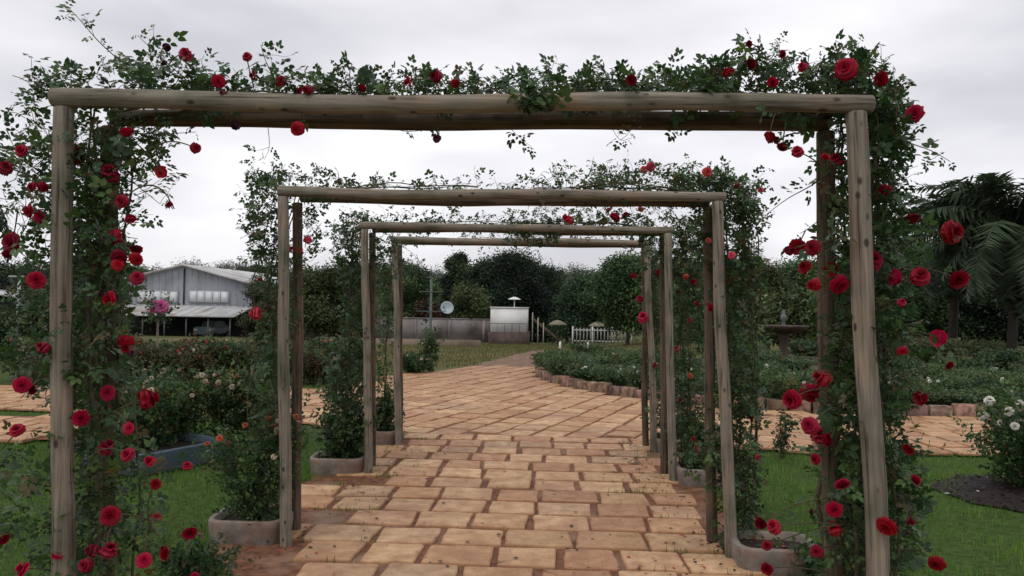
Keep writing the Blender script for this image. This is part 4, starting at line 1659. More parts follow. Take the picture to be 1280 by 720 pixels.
def along(poly, step):
    outp = []
    acc = 0
    for a, b in zip(poly[:-1], poly[1:]):
        a, b = Vector(a), Vector(b)
        ln = (b - a).length
        t = acc
        while t < ln:
            outp.append((a + (b - a) * (t / ln), math.atan2(b.y - a.y, b.x - a.x)))
            t += step
        acc = t - ln
    return outp


root = thing('raised_bed', 'raised planting bed with a curved edging of reddish stone blocks', 'planting bed', (3, 15, 0))
mb = MB()
for p, a in along(EDGE, .36):
    hw, hd, hh = .165, .09, random.uniform(.16, .22)
    cc = np.array((1, 1, 1)) * random.uniform(.65, 1.35) * np.array((1, random.uniform(.88, 1.08), random.uniform(.85, 1.1)))
    a += random.uniform(-.06, .06)
    ca, sa = math.cos(a), math.sin(a)
    VV = []
    for z, s_ in ((-.05, 1.0), (hh - .02, 1.0), (hh, .9)):
        for (x, y) in rrect(hw * s_, hd * s_, .03, 3):
            x += random.uniform(-.008, .008)
            y += random.uniform(-.008, .008) + .1
            VV.append((p.x + x * ca - y * sa - 3, p.y + x * sa + y * ca - 15, z + random.uniform(-.006, .006)))
    n = 12
    FF = [(q * n + k, q * n + (k + 1) % n, (q + 1) * n + (k + 1) % n, (q + 1) * n + k) for q in range(2) for k in range(n)]
    FF.append(tuple(2 * n + k for k in range(n)))
    mb.add(VV, FF, cc)
mb.build('stone_edging', M['brickstone'], root)
mb = MB()
inner = [(x + .12, y + .12) for x, y in EDGE] + [(20, 26), (1.5, 26), (.3, 22.5)]
me = bpy.data.meshes.new('soil')
me.from_pydata([(x - 3, y - 15, .11) for x, y in inner], [], [tuple(range(len(inner)))])
me.materials.append(M['bedsoil'])
link('soil', me, root)

BEDG = 1.3 * np.array([(.035, .062, .025), (.045, .08, .03), (.06, .095, .035), (.08, .11, .04), (.045, .065, .04), (.085, .085, .04)])
protos = []
for k in range(4):
    protos.append(bush('bedding_rose', 'low green bedding rose inside the stone edged raised bed', 'rose bush', (0, 0, 0), .44, .40, 300, pal=BEDG, w=(2, 4, 4, 2, 1, 1), blooms=[('white', (3, 1, 4, 0)[k], .06)], group='low roses in the raised bed', lsz=1.3))
BED = [(x + .25, y + .3) for x, y in EDGE] + [(20, 25.5), (2, 25.5), (.6, 22.5)]
cnt = 0
tries = 0
pts = []
while cnt < 112 and tries < 9000:
    tries += 1
    x, y = random.uniform(-.3, 13.5), 13.2 + 10 * random.random() ** 1.5
    if cnt < 34 and tries < 900:
        x, y = random.uniform(-.3, 3.2), random.uniform(14, 21)
    elif cnt < 95 and tries < 3500:
        x, y = random.uniform(2.6, 13.5), random.uniform(13.3, 17.4)
    elif y > 17.5 and noise.noise(Vector((x * .5, y * .5, 3))) < .10:
        continue
    if not inpoly(x, y, BED) or any((x - a) ** 2 + (y - b) ** 2 < .42 for a, b in pts) or (x - 7.5) ** 2 + (y - 24.5) ** 2 < 4:
        continue
    pts.append((x, y))
    o = protos[cnt] if cnt < 4 else dup(protos[random.randrange(4)], (0, 0, 0), random.uniform(0, 6))
    o.location = (x, y, .1)
    s_ = random.uniform(.75, 1.2)
    o.scale = (s_, s_, s_ * random.uniform(.6, 1.1))
    cnt += 1

# pale stone kerbs inside the planting
def kerb(label, pts, w=.16, h=.16, z=0.0):
    mb = MB()
    for a, b in zip(pts[:-1], pts[1:]):
        a, b = Vector((a[0], a[1], 0)), Vector((b[0], b[1], 0))
        d = (b - a)
        m = max(1, int(d.length / .7))
        d.normalize()
        nrm = Vector((-d.y, d.x, 0))
        for i in range(m):
            p, q = a.lerp(b, i / m) + d * .008, a.lerp(b, (i + 1) / m) - d * .008
            hh = h + random.uniform(-.012, .012)
            V4 = [p - nrm * w / 2, q - nrm * w / 2, q + nrm * w / 2, p + nrm * w / 2]
            mb.add([(v.x, v.y, z - .1) for v in V4] + [(v.x, v.y, z + hh) for v in V4], [(4, 5, 6, 7), (0, 1, 5, 4), (1, 2, 6, 5), (2, 3, 7, 6), (3, 0, 4, 7)])
    o = mb.build('stone_kerb', M['palestone'], bevel=.015)
    return tag(o, label, 'kerb')


p, q = gnd(770, 464), gnd(838, 459)
kerb('pale stone kerb running through the green roses of the raised bed', [(p.x, p.y), (q.x, q.y)], .22, .34)
p, q = gnd(945, 486), gnd(1030, 489)
kerb('pale stone kerb in front of the dark fountain', [(p.x, p.y), (q.x, q.y)], .16, .24)
p, q = gnd(1140, 470), gnd(1245, 473)
kerb('long pale stone ledge below the palm trees', [(p.x, p.y), (q.x, q.y)], .4, .3)

# ------------------------------------------------------------------ fountain
fb = gnd(979, 457)
root = thing('fountain', 'dark pedestal fountain with a wide bowl and a dark finial', 'fountain', (fb.x, fb.y, 0))
mb = MB()
mb.lathe([(1.32, -.05), (1.32, .22), (1.28, .25), (1.16, .25), (1.12, .18), (1.1, .1), (0, .1)], 36)
mb.build('basin', M['castiron'], root, smooth=False)
mb = MB()
mb.lathe([(.30, .1), (.30, .22), (.20, .27), (.13, .4), (.115, .7), (.15, .88), (.2, .97), (.14, 1.0)], 20)
mb.build('pedestal', M['castiron'], root, smooth=True)
mb = MB()
mb.lathe([(.14, .97), (.40, 1.0), (.66, 1.12), (.74, 1.2), (.72, 1.22), (.6, 1.16), (.3, 1.1), (.06, 1.1)], 32)
mb.build('bowl', M['castiron'], root, smooth=True)
mb = MB()
mb.lathe([(.10, 1.08), (.06, 1.2), (.05, 1.35), (.085, 1.40), (.10, 1.46), (.075, 1.53), (.04, 1.58), (.05, 1.63), (.03, 1.68), (0, 1.70)], 16)
mb.build('finial', M['darkgrey'], root, smooth=True)


# ------------------------------------------------------------------ trees
def tree_mesh_parts(h, r, trunk_r, nclump, nleaf, pal, seed, tmpl=TREECLUMP, crown0=.35, lsz=1.0, flat=.75, gaps=.0):
    rs = random.Random(seed)
    rn = np.random.default_rng(seed)
    tr = MB()
    top = Vector((rs.uniform(-.4, .4), rs.uniform(-.4, .4), h * .66))
    Q = bez(Vector((0, 0, -.3)), top, 0, 8, .25, rs)
    tr.tube(Q, [trunk_r * (1 - .09 * i) for i in range(8)], 9)
    cen = []
    for i in range(nclump):
        a = rs.uniform(0, 2 * PI)
        zz = rs.random()
        rad = r * math.sqrt(rs.random()) * (math.sin(PI * (.14 + .8 * zz))) ** .6 * rs.uniform(.7, 1.35)
        cpt = Vector((rad * math.cos(a), rad * math.sin(a), h * (crown0 + (1 - crown0) * zz * .86)))
        cen.append(cpt)
        if i % 3 == 0:
            st = Q[rs.randint(3, 7)]
            B = bez(st, cpt, .3, 6, .3, rs)
            tr.tube(B, [trunk_r * .38 * (1 - .15 * k) for k in range(6)], 5, cap=False)
    P, C = [], []
    nleaf = int(nleaf * 1.7)
    lsz = lsz * .66
    per = nleaf // nclump
    for cpt in cen:
        base = pal[rn.integers(0, len(pal))] * rn.uniform(.5, 1.75)
        s_ = r * rn.uniform(.12, .30)
        pp = rn.normal(size=(per, 3)) * np.array((s_, s_, s_ * flat)) + np.array(cpt)
        P.append(pp)
        C.append(base[None, :] * rn.uniform(.75, 1.25, (per, 1)))
    P, C = np.concatenate(P), np.concatenate(C)
    n = len(P)
    D = rn.normal(size=(n, 3))
    U = rn.normal(size=(n, 3)) * .6 + np.array((0, 0, 1.0))
    S = rn.uniform(.6, 1.25, n) * lsz
    wh = rn.integers(0, 3, n)
    b = [scatter(tmpl[q], P[wh == q], D[wh == q], U[wh == q], S[wh == q], C[wh == q]) for q in range(3)]
    return tr, b


def tree(name, label, loc, h, r, trunk_r, nclump, nleaf, pal, seed, group=None, **kw):
    root = thing(name, label, 'tree', loc, 0, group)
    tr, b = tree_mesh_parts(h, r, trunk_r, nclump, nleaf, pal, seed, **kw)
    tr.build('trunk', M['bark'], root, smooth=True)
    build_scatter('crown', b, M['treeleaf'], root)
    return root


DK = 1.35 * np.array([(.010, .018, .010), (.014, .025, .013), (.020, .032, .015), (.012, .018, .014)])
MD = 1.3 * np.array([(.028, .050, .020), (.040, .065, .024), (.022, .040, .018), (.052, .075, .028)])
LT = np.array([(.065, .085, .032), (.085, .10, .04), (.05, .075, .028)])
GR = np.array([(.10, .105, .085), (.075, .085, .065), (.13, .13, .11)])


def tz(px, Y, py_top):
    """position on the ground in column px at distance Y and the height that reaches py_top"""
    p = at(px, py_top, Y)
    z = terr(p.x, Y)
    return (p.x, Y, z), p.z - z


random.seed(707)
def tree_at(name, label, px, Y, ytop, rpx, pal, nclump, nleaf, seed, group=None, **kw):
    loc, h = tz(px, Y, ytop)
    return tree(name, label, loc, h, rpx * Y / 1000, max(.08, h * .025), nclump, nleaf, pal, seed, group, **kw)


tree_at('dense_tree', 'tall dark dense tree rising behind the white block building', 640, 71, 310, 38, DK, 60, 5200, 1, crown0=.05)
tree_at('dense_tree', 'dark dense tree touching the tallest one above the white parasol', 612, 73, 322, 30, DK, 50, 4200, 2, crown0=.05)
tree_at('dense_tree', 'dark tree right of the tallest dense tree, sloping down to the hill', 674, 74, 326, 28, DK, 44, 3800, 3, crown0=.05)
tree_at('slender_tree', 'slender dark tree with a narrow drooping top above the grey wall', 570, 64, 306, 13, DK * 1.3, 34, 2000, 4, crown0=.1)
tree_at('bushy_tree', 'yellowish green bushy tree growing over the grey wall', 588, 62, 356, 22, LT, 34, 1800, 5, crown0=.1)
tree_at('round_tree', 'rounded mid green tree left of the last arch with a pale trunk', 405, 52, 334, 30, LT * .8, 50, 3600, 6, crown0=.27)
tree_at('round_tree', 'mid green tree between the second and third arch posts', 375, 60, 338, 22, MD * 1.3, 40, 2600, 7, crown0=.25)
tree_at('round_tree', 'olive green tree seen through the left posts of the third arch', 440, 58, 334, 24, LT * .7, 40, 2600, 8, crown0=.15)
tree_at('round_tree', 'dull green tree over the grey wall near the crossbar pole', 515, 66, 338, 30, MD * 1.4, 50, 3400, 9, crown0=.1)
tree_at('round_tree', 'reddish brown low tree at the foot of the wall trees', 535, 62, 376, 14, REDGREEN * .7, 24, 1200, 10, crown0=.05)
tree_at('round_tree', 'broad mid green tree beside the right posts of the last arch', 785, 50, 322, 32, MD * 1.5, 60, 4200, 11, crown0=.27)
tree_at('round_tree', 'dark green tree behind the picket fence', 738, 64, 346, 34, DK * 1.7, 56, 3800, 12, crown0=.05)
tree_at('round_tree', 'dense green tree filling the gap between the third and second arch on the right', 860, 46, 330, 36, MD * 1.4, 70, 4600, 13, crown0=.08)
tree_at('round_tree', 'dark green tree right of the second arch behind the fountain', 945, 48, 336, 32, LT * .6, 66, 4400, 14, crown0=.27)
tree_at('round_tree', 'dark green tree behind the low clipped trees', 1010, 52, 332, 34, MD * 1.5, 70, 4600, 15, crown0=.27)
tree_at('round_tree', 'dark green tree behind the right posts of the closest arch', 1075, 46, 322, 34, MD * 1.1, 70, 4400, 16, crown0=.27)
tree_at('round_tree', 'dark tree between the closest arch and the palms', 1135, 44, 298, 34, MD * 1.25, 60, 4200, 17, crown0=.27)
tree_at('round_tree', 'dark tree mass behind the palm trunks', 1215, 48, 330, 55, DK * 1.9, 80, 5200, 18, crown0=.08)
tree_at('round_tree', 'dark tree at the right border of the view behind the palms', 1300, 46, 310, 50, DK * 1.4, 70, 4600, 19, crown0=.08)
for i, (px, yt, rp) in enumerate([(1000, 372, 24), (1035, 376, 22), (966, 384, 16), (1062, 384, 18)]):
    lab = ['broad flat crowned clipped tree on thin pale stems behind the fountain', 'flat crowned clipped tree on thin stems, right of the fountain finial',
           'small flat crowned tree just left of the fountain finial', 'flat crowned tree on thin stems behind the right posts of the closest arch'][i]
    tree_at('clipped_tree', lab, px, 33, yt, rp, LT * 1.1, 36, 1700, 30 + i, 'clipped low trees behind the fountain', crown0=.45, flat=.45)
# left side
tree_at('round_tree', 'dark tree behind the left posts of the closest arch', 95, 58, 330, 42, DK * 1.6, 60, 4000, 40, crown0=.1)
tree_at('round_tree', 'dark tree at the left border behind the small shed', 15, 66, 326, 40, DK * 1.6, 60, 4000, 41, crown0=.1)
tree_at('round_tree', 'dark leafy tree between the warehouse and the closest arch', 150, 84, 336, 30, MD * .9, 50, 3200, 42, crown0=.1)
tree_at('round_tree', 'brownish green tree at the right corner of the warehouse', 338, 64, 352, 24, REDGREEN * .7, 44, 2600, 43, crown0=.1)
# far tree line
base_t = [tree('far_tree', 'distant tree in the wooded line on the horizon', (0, 0, -50), 10, 4.2, .2, 40, 2400, pal_, 50 + k, 'trees of the distant wooded line', crown0=.1, lsz=1.4)
          for k, pal_ in enumerate((MD * .8, DK * 2, GR * .55, MD))]
k = 0
for px in range(-60, 1360, 26):
    Y = random.uniform(95, 150)
    (x, y, z), hgt = tz(px + random.uniform(-8, 8), Y, random.uniform(324, 350))
    o = base_t[k] if k < 4 else dup(base_t[random.randrange(4)], (0, 0, 0), random.uniform(0, 6))
    o.location = (x, y, z - .3)
    s_ = hgt / 10
    o.scale = (s_ * random.uniform(.9, 1.3), s_ * random.uniform(.9, 1.3), s_)
    k += 1
pale = tree('pale_tree', 'pale grey airy tree above the warehouse roof ridge', (0, 0, 0), 9, 3.2, .14, 30, 700, GR, 70, 'pale airy trees behind the warehouse', tmpl=FINECLUMP, crown0=.35, lsz=1.8)
for i, (px, yt, lab) in enumerate([(240, 320, None), (270, 324, 'pale grey airy tree right of the warehouse ridge'), (292, 322, 'pale grey airy tree furthest right behind the warehouse'),
                                   (727, 327, 'pale thin crowned tree on the hill beyond the picket fence'), (968, 322, 'pale thin crowned tree on the skyline right of the second arch')]):
    (x, y, z), hgt = tz(px, 100, yt)
    o = pale if i == 0 else dup(pale, (0, 0, 0), i * 1.3)
    o.location = (x, y, z)
    o.scale = (hgt / 9 * .8, hgt / 9 * .8, hgt / 9)
    if lab:
        o['label'] = lab


# ------------------------------------------------------------------ palms
def frond_mesh(name, ln, droop, seed, colr):
    r = np.random.default_rng(seed)
    mb = MB()
    n = 16
    pts = []
    p = np.array((0.0, 0, 0))
    ang = R(62)
    for i in range(n):
        pts.append(p.copy())
        p = p + np.array((0, math.cos(ang), math.sin(ang))) * ln / n
        ang -= droop / n * (1 + 1.2 * i / n)
    mb.tube([tuple(q) for q in pts], [.03 * (1 - .05 * i) for i in range(n)], 4, c=colr * 1.2)
    for i in range(1, n):
        for s_ in (-1, 1):
            for q in range(3):
                t = i + q / 3.0
                if t >= n - 1:
                    continue
                a = pts[int(t)] + (pts[min(n - 1, int(t) + 1)] - pts[int(t)]) * (t % 1)
                L_ = ln * .26 * math.sin(PI * (.12 + .83 * t / n)) * r.uniform(.8, 1.15)
                d = np.array((s_ * .75, .5, r.uniform(-.45, .55)))
                tip = a + d * L_ + np.array((0, 0, -.25 * L_))
                wv = np.array((0, .031, .012))
                mid = (a + tip) / 2 + np.array((0, 0, .06 * L_))
                mb.add([a - wv * .6, a + wv * .6, mid + wv, tip, mid - wv], [(0, 1, 2, 4), (4, 2, 3)], colr * r.uniform(.7, 1.3))
    V = np.concatenate(mb.V)
    return mesh_np(name, V, [np.array(mb.F4), np.array(mb.F3)], M['treeleaf'], np.concatenate(mb.C))


PC = np.array((.042, .062, .034))
FR = [frond_mesh('frond', 2.7, d, 300 + k, PC * c_) for k, (d, c_) in enumerate(((1.25, 1.0), (1.7, .8), (.9, 1.3)))]
DEAD = frond_mesh('frond', 2.3, 1.2, 310, np.array((.20, .13, .06)))


def palm(label, px, Y, ycrown, nf, seed, frl=1.0, dead=0, base_z=None):
    rs = random.Random(seed)
    p = at(px, ycrown, Y)
    z = terr(p.x, Y)
    h = p.z - z
    root = thing('palm_tree', label, 'palm tree', (p.x, Y, z), 0, 'palm trees at the garden edge')
    mb = MB()
    m = 24
    mb.tube([(.12 * math.sin(i / m * 2), 0, -.2 + (h + .2) * i / m) for i in range(m + 1)], [(.17 if i % 2 else .155) * (1.15 - .35 * i / m) for i in range(m + 1)], 12)
    mb.build('trunk', M['palmbark'], root, smooth=True)
    for i in range(nf):
        o = bpy.data.objects.new('frond', rs.choice(FR))
        col.objects.link(o)
        o.parent = root
        o.location = (.12 * math.sin(2), 0, h - .05)
        tilt = rs.uniform(-.3, 1.95) if i > 8 else rs.uniform(-.5, .1)
        o.rotation_euler = (Matrix.Rotation(i * 2.4 + rs.uniform(-.3, .3), 3, 'Z') @ Matrix.Rotation(-tilt, 3, 'X')).to_euler()
        o.scale = (frl * rs.uniform(.85, 1.1),) * 3
    for i in range(dead):
        o = bpy.data.objects.new('frond', DEAD)
        col.objects.link(o)
        o.parent = root
        o['label'] = 'brown dead hanging frond'
        o.location = (0, 0, h - .15)
        o.rotation_euler = (Matrix.Rotation(rs.uniform(1.8, 4.4), 3, 'Z') @ Matrix.Rotation(-2.2, 3, 'X')).to_euler()
    return root


palm('palm tree with dark arching fronds, left one of the two palms beyond the lawn', 1190, 34, 296, 46, 1, 1.2)
palm('tallest palm tree with a brown dead frond under its crown', 1264, 31, 282, 66, 2, 1.45, dead=4)
palm('palm tree at the very left border with only a frond tip reaching in', -62, 22, 236, 26, 5, .98)

# mounds and shrubs at right
for (px, py, rr, hh, pal, lab) in [(1168, 458, .9, .75, LT, 'yellow green mounded shrub below the palm trunks'), (1230, 444, 1.5, .5, LT * 1.2, 'wide yellow green ground shrub between the palm trunks'),
                                   (928, 432, 1.0, .95, LT * .9, 'yellow green rounded shrub left of the fountain bowl'), (935, 455, .6, .5, MD * 1.6, 'low light green shrub at the left side of the fountain basin'),
                                   (1120, 452, .8, .7, REDGREEN, 'reddish low shrub behind the right roses of the closest arch'), (1085, 448, .8, .7, MD, 'dark low shrub behind the right posts of the closest arch'),
                                   (1262, 468, .8, .6, MD, 'low dark shrub at the right end of the pale stone ledge'), (1010, 446, .6, .5, MD, 'low dark shrub right of the fountain basin'),
                                   (1205, 482, .6, .5, MD, 'dark green shrub below the pale stone ledge'), (1150, 486, .6, .5, MD, 'mid green shrub left below the pale stone ledge')]:
    g_ = gnd(px, py)
    o = bush('garden_shrub', lab, 'shrub', (g_.x, g_.y, .0), rr, hh, 420, pal=np.concatenate([pal, pal])[:6] if len(pal) < 6 else pal, w=None if len(pal) >= 6 or len(pal) * 2 >= 6 else (1,) * len(pal) * 2, lsz=2.0)

# ------------------------------------------------------------------ pink standard rose and garden poles
g_ = Vector((at(197, 400, 16).x, 16, 0))
root = thing('standard_rose', 'pink flowered rose tree trained on a bare stake in front of the warehouse', 'rose tree', tuple(g_))
mb = MB()
mb.tube([(0, 0, 0), (.01, 0, .7), (0, 0, 1.45)], [.028, .024, .02], 7)
mb.build('stake', M['wood'], root, smooth=True)
P = rng.normal(size=(60, 3)) * np.array((.13, .13, .14)) + np.array((0, 0, 1.5))
build_scatter('foliage', [scatter(BUSHCLUMP[0], P, rng.normal(size=(60, 3)), rng.normal(size=(60, 3)), rng.uniform(.9, 1.5, 60), leafcols(60))], M['bushleaf'], root)
for (dx, dz, s_) in ((.13, 0, .32), (-.05, -.1, .16), (.02, .06, .14)):
    o = bpy.data.objects.new('bloom', BL['pink'][1])
    col.objects.link(o)
    o.parent = root
    o.location = (dx, -.15, 1.55 + dz)
    o.rotation_euler = (R(70), .2, dx)
    o.scale = (s_,) * 3

g_ = gnd(537, 466)
root = thing('crossbar_pole', 'dull green pole with thin crossbars and a plant climbing its foot', 'pole', (g_.x, g_.y, 0))
mb = MB()
mb.tube([(0, 0, -.1), (0, 0, 2.35)], .03, 10)
mb.build('pole', M['greenmetal'], root, smooth=True)
for z, wd in ((2.33, .27), (1.98, .27), (1.5, .36)):
    mb = MB()
    mb.tube([(-wd, -.035, z), (wd, -.035, z)], .010, 6)
    mb.build('crossbar', M['greenmetal'], root)
n = 150
P = rng.normal(size=(n, 3)) * np.array((.10, .10, .32)) + np.array((0, 0, .45))
P[:, 2] = np.abs(P[:, 2]) + .03
build_scatter('foliage', [scatter(BUSHCLUMP[1], P, rng.normal(size=(n, 3)), rng.normal(size=(n, 3)), rng.uniform(.9, 1.5, n), leafcols(n))], M['bushleaf'], root)

g_ = gnd(21, 452)
root = thing('lamp_post', 'slim grey post with a flat crosspiece on top at the left border', 'post', (g_.x, g_.y, 0))
mb = MB()
mb.tube([(0, 0, -.1), (0, 0, 2.2)], .042, 10)
mb.build('pole', M['greymetal'], root, smooth=True)
mb = MB()
mb.box(-.26, -.06, 2.19, .26, .06, 2.235)
mb.build('crosspiece', M['greymetal'], root, bevel=.008)

# ------------------------------------------------------------------ warehouse
WY = 70.0
def wx(px):
    return at(px, 380, WY).x
gz = terr(wx(230), WY)
x0, x1, xm = wx(136), wx(322), wx(230)
zr, ze = at(230, 333, WY).z, at(230, 357, WY).z
root = thing('warehouse', 'grey gabled warehouse with white window panels and a pale lean-to roof', 'warehouse', (xm, WY, gz))
def WL(x, z):
    return x - xm, z - gz
mb = MB()
xa, xb, e0 = x0 - xm, x1 - xm, ze - gz
rdg = zr - gz
lz = at(230, 383, WY).z - gz
DEP = 24
V8 = [(xa, 0, lz - .4), (xb, 0, lz - .4), (xb, 0, e0), (0, 0, rdg), (xa, 0, e0)]
V8 += [(x, DEP, z) for x, _, z in V8]
mb.add(V8, [(0, 1, 2, 3, 4), (9, 8, 7, 6, 5), (1, 6, 7, 2), (0, 4, 9, 5)])
# corrugation ribs on the gable
x = xa + .3
while x < xb - .2:
    top = e0 + (rdg - e0) * (1 - abs(x) / (xb if x > 0 else -xa)) - .1
    mb.box(x, -.03, lz - .3, x + .06, 0.005, top)
    x += .6
mb.build('gable_wall', M['metalwall'], root)
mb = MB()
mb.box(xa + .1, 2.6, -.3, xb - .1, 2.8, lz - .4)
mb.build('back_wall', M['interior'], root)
mb = MB()
for s_, xe in ((1, xb), (-1, xa)):
    ex = xe + s_ * .6
    zz = e0 - (rdg - e0) / abs(xe) * .6
    mb.add([(0, -.6, rdg + .05), (ex, -.6, zz + .05), (ex, DEP + .5, zz + .05), (0, DEP + .5, rdg + .05), (0, -.6, rdg + .2), (ex, -.6, zz + .2), (ex, DEP + .5, zz + .2), (0, DEP + .5, rdg + .2)],
           [(0, 1, 2, 3), (4, 7, 6, 5), (0, 4, 5, 1), (1, 5, 6, 2), (2, 6, 7, 3)])
mb.build('roof', M['roofmetal'], root)
for (pa, pb) in ((172, 222), (237, 286)):
    ax, bx = wx(pa) - xm, wx(pb) - xm
    za, zb = at(pa, 364, WY).z - gz, at(pa, 377, WY).z - gz
    mb = MB()
    mb.box(ax - .1, -.10, zb - .1, bx + .1, -.032, za + .1)
    fr = mb.build('window', M['greymetal'], root)
    mb = MB()
    m = 5
    for i in range(m):
        mb.box(ax + (bx - ax) * i / m + .04, -.13, zb, ax + (bx - ax) * (i + 1) / m - .04, -.102, za)
    mb.build('pane', M['glasswhite'], fr)
# lean-to
mb = MB()
lo = at(230, 396, WY - 4).z - gz
xl_, xr_ = wx(128) - xm, wx(318) - xm
mb.add([(xl_, -.05, lz), (xr_, -.05, lz), (xr_, -4.6, lo), (xl_, -4.6, lo), (xl_, -.05, lz + .1), (xr_, -.05, lz + .1), (xr_, -4.6, lo + .1), (xl_, -4.6, lo + .1)],
       [(0, 1, 2, 3), (4, 7, 6, 5), (2, 6, 7, 3), (1, 5, 6, 2), (0, 3, 7, 4)])
x = xl_ + .4
while x < xr_:
    mb.add([(x, -.06, lz + .10), (x + .12, -.06, lz + .10), (x + .12, -4.6, lo + .10), (x, -4.6, lo + .10), (x, -.06, lz + .15), (x + .12, -.06, lz + .15), (x + .12, -4.6, lo + .15), (x, -4.6, lo + .15)],
           [(4, 7, 6, 5), (2, 6, 7, 3), (1, 5, 6, 2), (0, 3, 7, 4)])
    x += 1.0
mb.build('lean_to_roof', M['roofmetal'], root)
for i in range(8):
    x = xl_ + .4 + (xr_ - xl_ - .8) * i / 7
    mb = MB()
    mb.box(x - .05, -4.4, -.3, x + .05, -4.30, lo + .02)
    mb.build('column', M['darkgrey'], root)
mb = MB()
mb.box(-.06, -.12, lz, .06, -.034, rdg - .2)
mb.build('downpipe', M['darkmetal'], root)

# parked car under the lean-to
cp = at(256, 410, WY - 2.5)
root = thing('parked_car', 'grey car parked under the warehouse lean-to', 'car', (cp.x, WY - 3.0, gz))
mb = MB()
prof = [(-.8, .25), (.8, .25), (.86, .5), (.84, .82), (.66, .9), (.56, 1.38), (-.56, 1.38), (-.66, .9), (-.84, .82), (-.86, .5)]
secs = [(0, .93, .58), (.5, 1, .66), (1.0, 1, .7), (1.6, 1, 1.0), (3.2, 1, 1.0), (3.9, .96, .72), (4.2, .9, .6)]
VV, FF = [], []
for (y, sx, sz) in secs:
    for (x, z) in prof:
        z2 = min(z, .92 + (z - .92) * max(0, (sz - .7) / .3)) if z > .9 else z
        VV.append((x * sx, y, z2))
n = len(prof)
for q in range(len(secs) - 1):
    FF += [(q * n + k, (q + 1) * n + k, (q + 1) * n + (k + 1) % n, q * n + (k + 1) % n) for k in range(n)]
FF += [tuple(range(n)), tuple((len(secs) - 1) * n + k for k in range(n))[::-1]]
mb.add(VV, FF)
mb.build('body', M['carpaint'], root, bevel=.04)
mb = MB()
mb.add([(-.6, 1.02, .93), (.6, 1.02, .93), (.5, 1.56, 1.33), (-.5, 1.56, 1.33)], [(0, 1, 2, 3)])
mb.build('windscreen', M['carglass'], root)
for sx in (-1, 1):
    mb = MB()
    mb.box(sx * .58 - .16, -.03, .58, sx * .58 + .16, .03, .72)
    mb.build('headlight', M['glasswhite'], root, bevel=.02)
    for y in (.8, 3.3):
        mb = MB()
        mb.tube([(sx * .66, y, .3), (sx * .84, y, .3)], .3, 18)
        mb.build('wheel', M['rubber'], root)

# small shed at left border
sx_ = at(5, 380, 60)
gz2 = terr(sx_.x, 60)
root = thing('open_shed', 'small open shed with a pale sloped roof at the left border', 'shed', (sx_.x, 60, gz2))
mb = MB()
zt = at(5, 366, 60).z - gz2
mb.add([(-3.2, -1.2, zt + .3), (2.1, -1.2, zt - .45), (2.1, 3, zt - .45), (-3.2, 3, zt + .3), (-3.2, -1.2, zt + .42), (2.1, -1.2, zt - .33), (2.1, 3, zt - .33), (-3.2, 3, zt + .42)],
       [(0, 3, 2, 1), (4, 5, 6, 7), (0, 1, 5, 4), (1, 2, 6, 5), (2, 3, 7, 6), (3, 0, 4, 7)])
mb.build('roof', M['roofmetal'], root)
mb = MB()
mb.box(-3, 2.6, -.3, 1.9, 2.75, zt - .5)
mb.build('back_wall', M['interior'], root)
for x in (-2.9, -.5, 1.8):
    mb = MB()
    mb.box(x - .06, -1.1, -.3, x + .06, -.98, zt - .4)
    mb.build('column', M['greymetal'], root)

# ------------------------------------------------------------------ middle distance: wall, brick hut, white block, furniture
BY = 60.0
xa, xb = at(393, 400, BY).x, at(613, 400, BY).x
gz = terr(-12, BY)
root = thing('concrete_wall', 'long stained grey wall with a brownish lower band behind the field', 'wall', ((xa + xb) / 2, BY, gz))
hw = (xb - xa) / 2
zt = at(500, 398, BY).z - gz
zm = at(500, 428, BY).z - gz
mb = MB()
mb.box(-hw, 0, max(.05, zm), hw, .25, zt)
mb.box(-hw - .02, -.03, zt, hw + .02, .28, zt + .08)
x = -hw + 2.4
while x < hw - .5:
    mb.box(x, -.08, max(.05, zm), x + .22, .0, zt - .05)
    x += 2.6
mb.build('wall_face', M['greywall'], root)
mb = MB()
mb.box(-hw, -.2, -.4, hw, .3, max(.05, zm) + .0)
mb.build('lower_band', M['basewall'], root)
# low retaining bank in front
p0, p1 = at(400, 450, 46), at(600, 450, 46)
mb = MB()
mb.box(p0.x, 46, terr(p0.x, 46) - .3, p1.x, 46.3, terr(p0.x, 46) + .36)
o = mb.build('low_wall', M['basewall'])
tag(o, 'low brown retaining wall in the field before the grey wall', 'wall')

hx_ = at(385, 400, 56)
gz3 = terr(hx_.x, 56)
root = thing('brick_hut', 'dark brick hut with a pale flat roof edge seen beside the second arch', 'hut', (hx_.x, 56, gz3))
zt = at(385, 376, 56).z - gz3
mb = MB()
mb.box(-1.5, 0, -.3, 1.3, 3, zt)
mb.build('wall', M['darkbrick'], root)
mb = MB()
mb.box(-1.8, -.4, zt + .002, 1.6, 3.3, zt + .16)
mb.build('roof', M['roofmetal'], root)
mb = MB()
mb.box(.1, -.05, -.3, .9, .0, 1.9)
mb.build('door', M['darkmetal'], root)
mb = MB()
mb.box(-1.1, -.05, 1.0, -.3, .0, 1.7)
mb.build('window', M['carglass'], root)

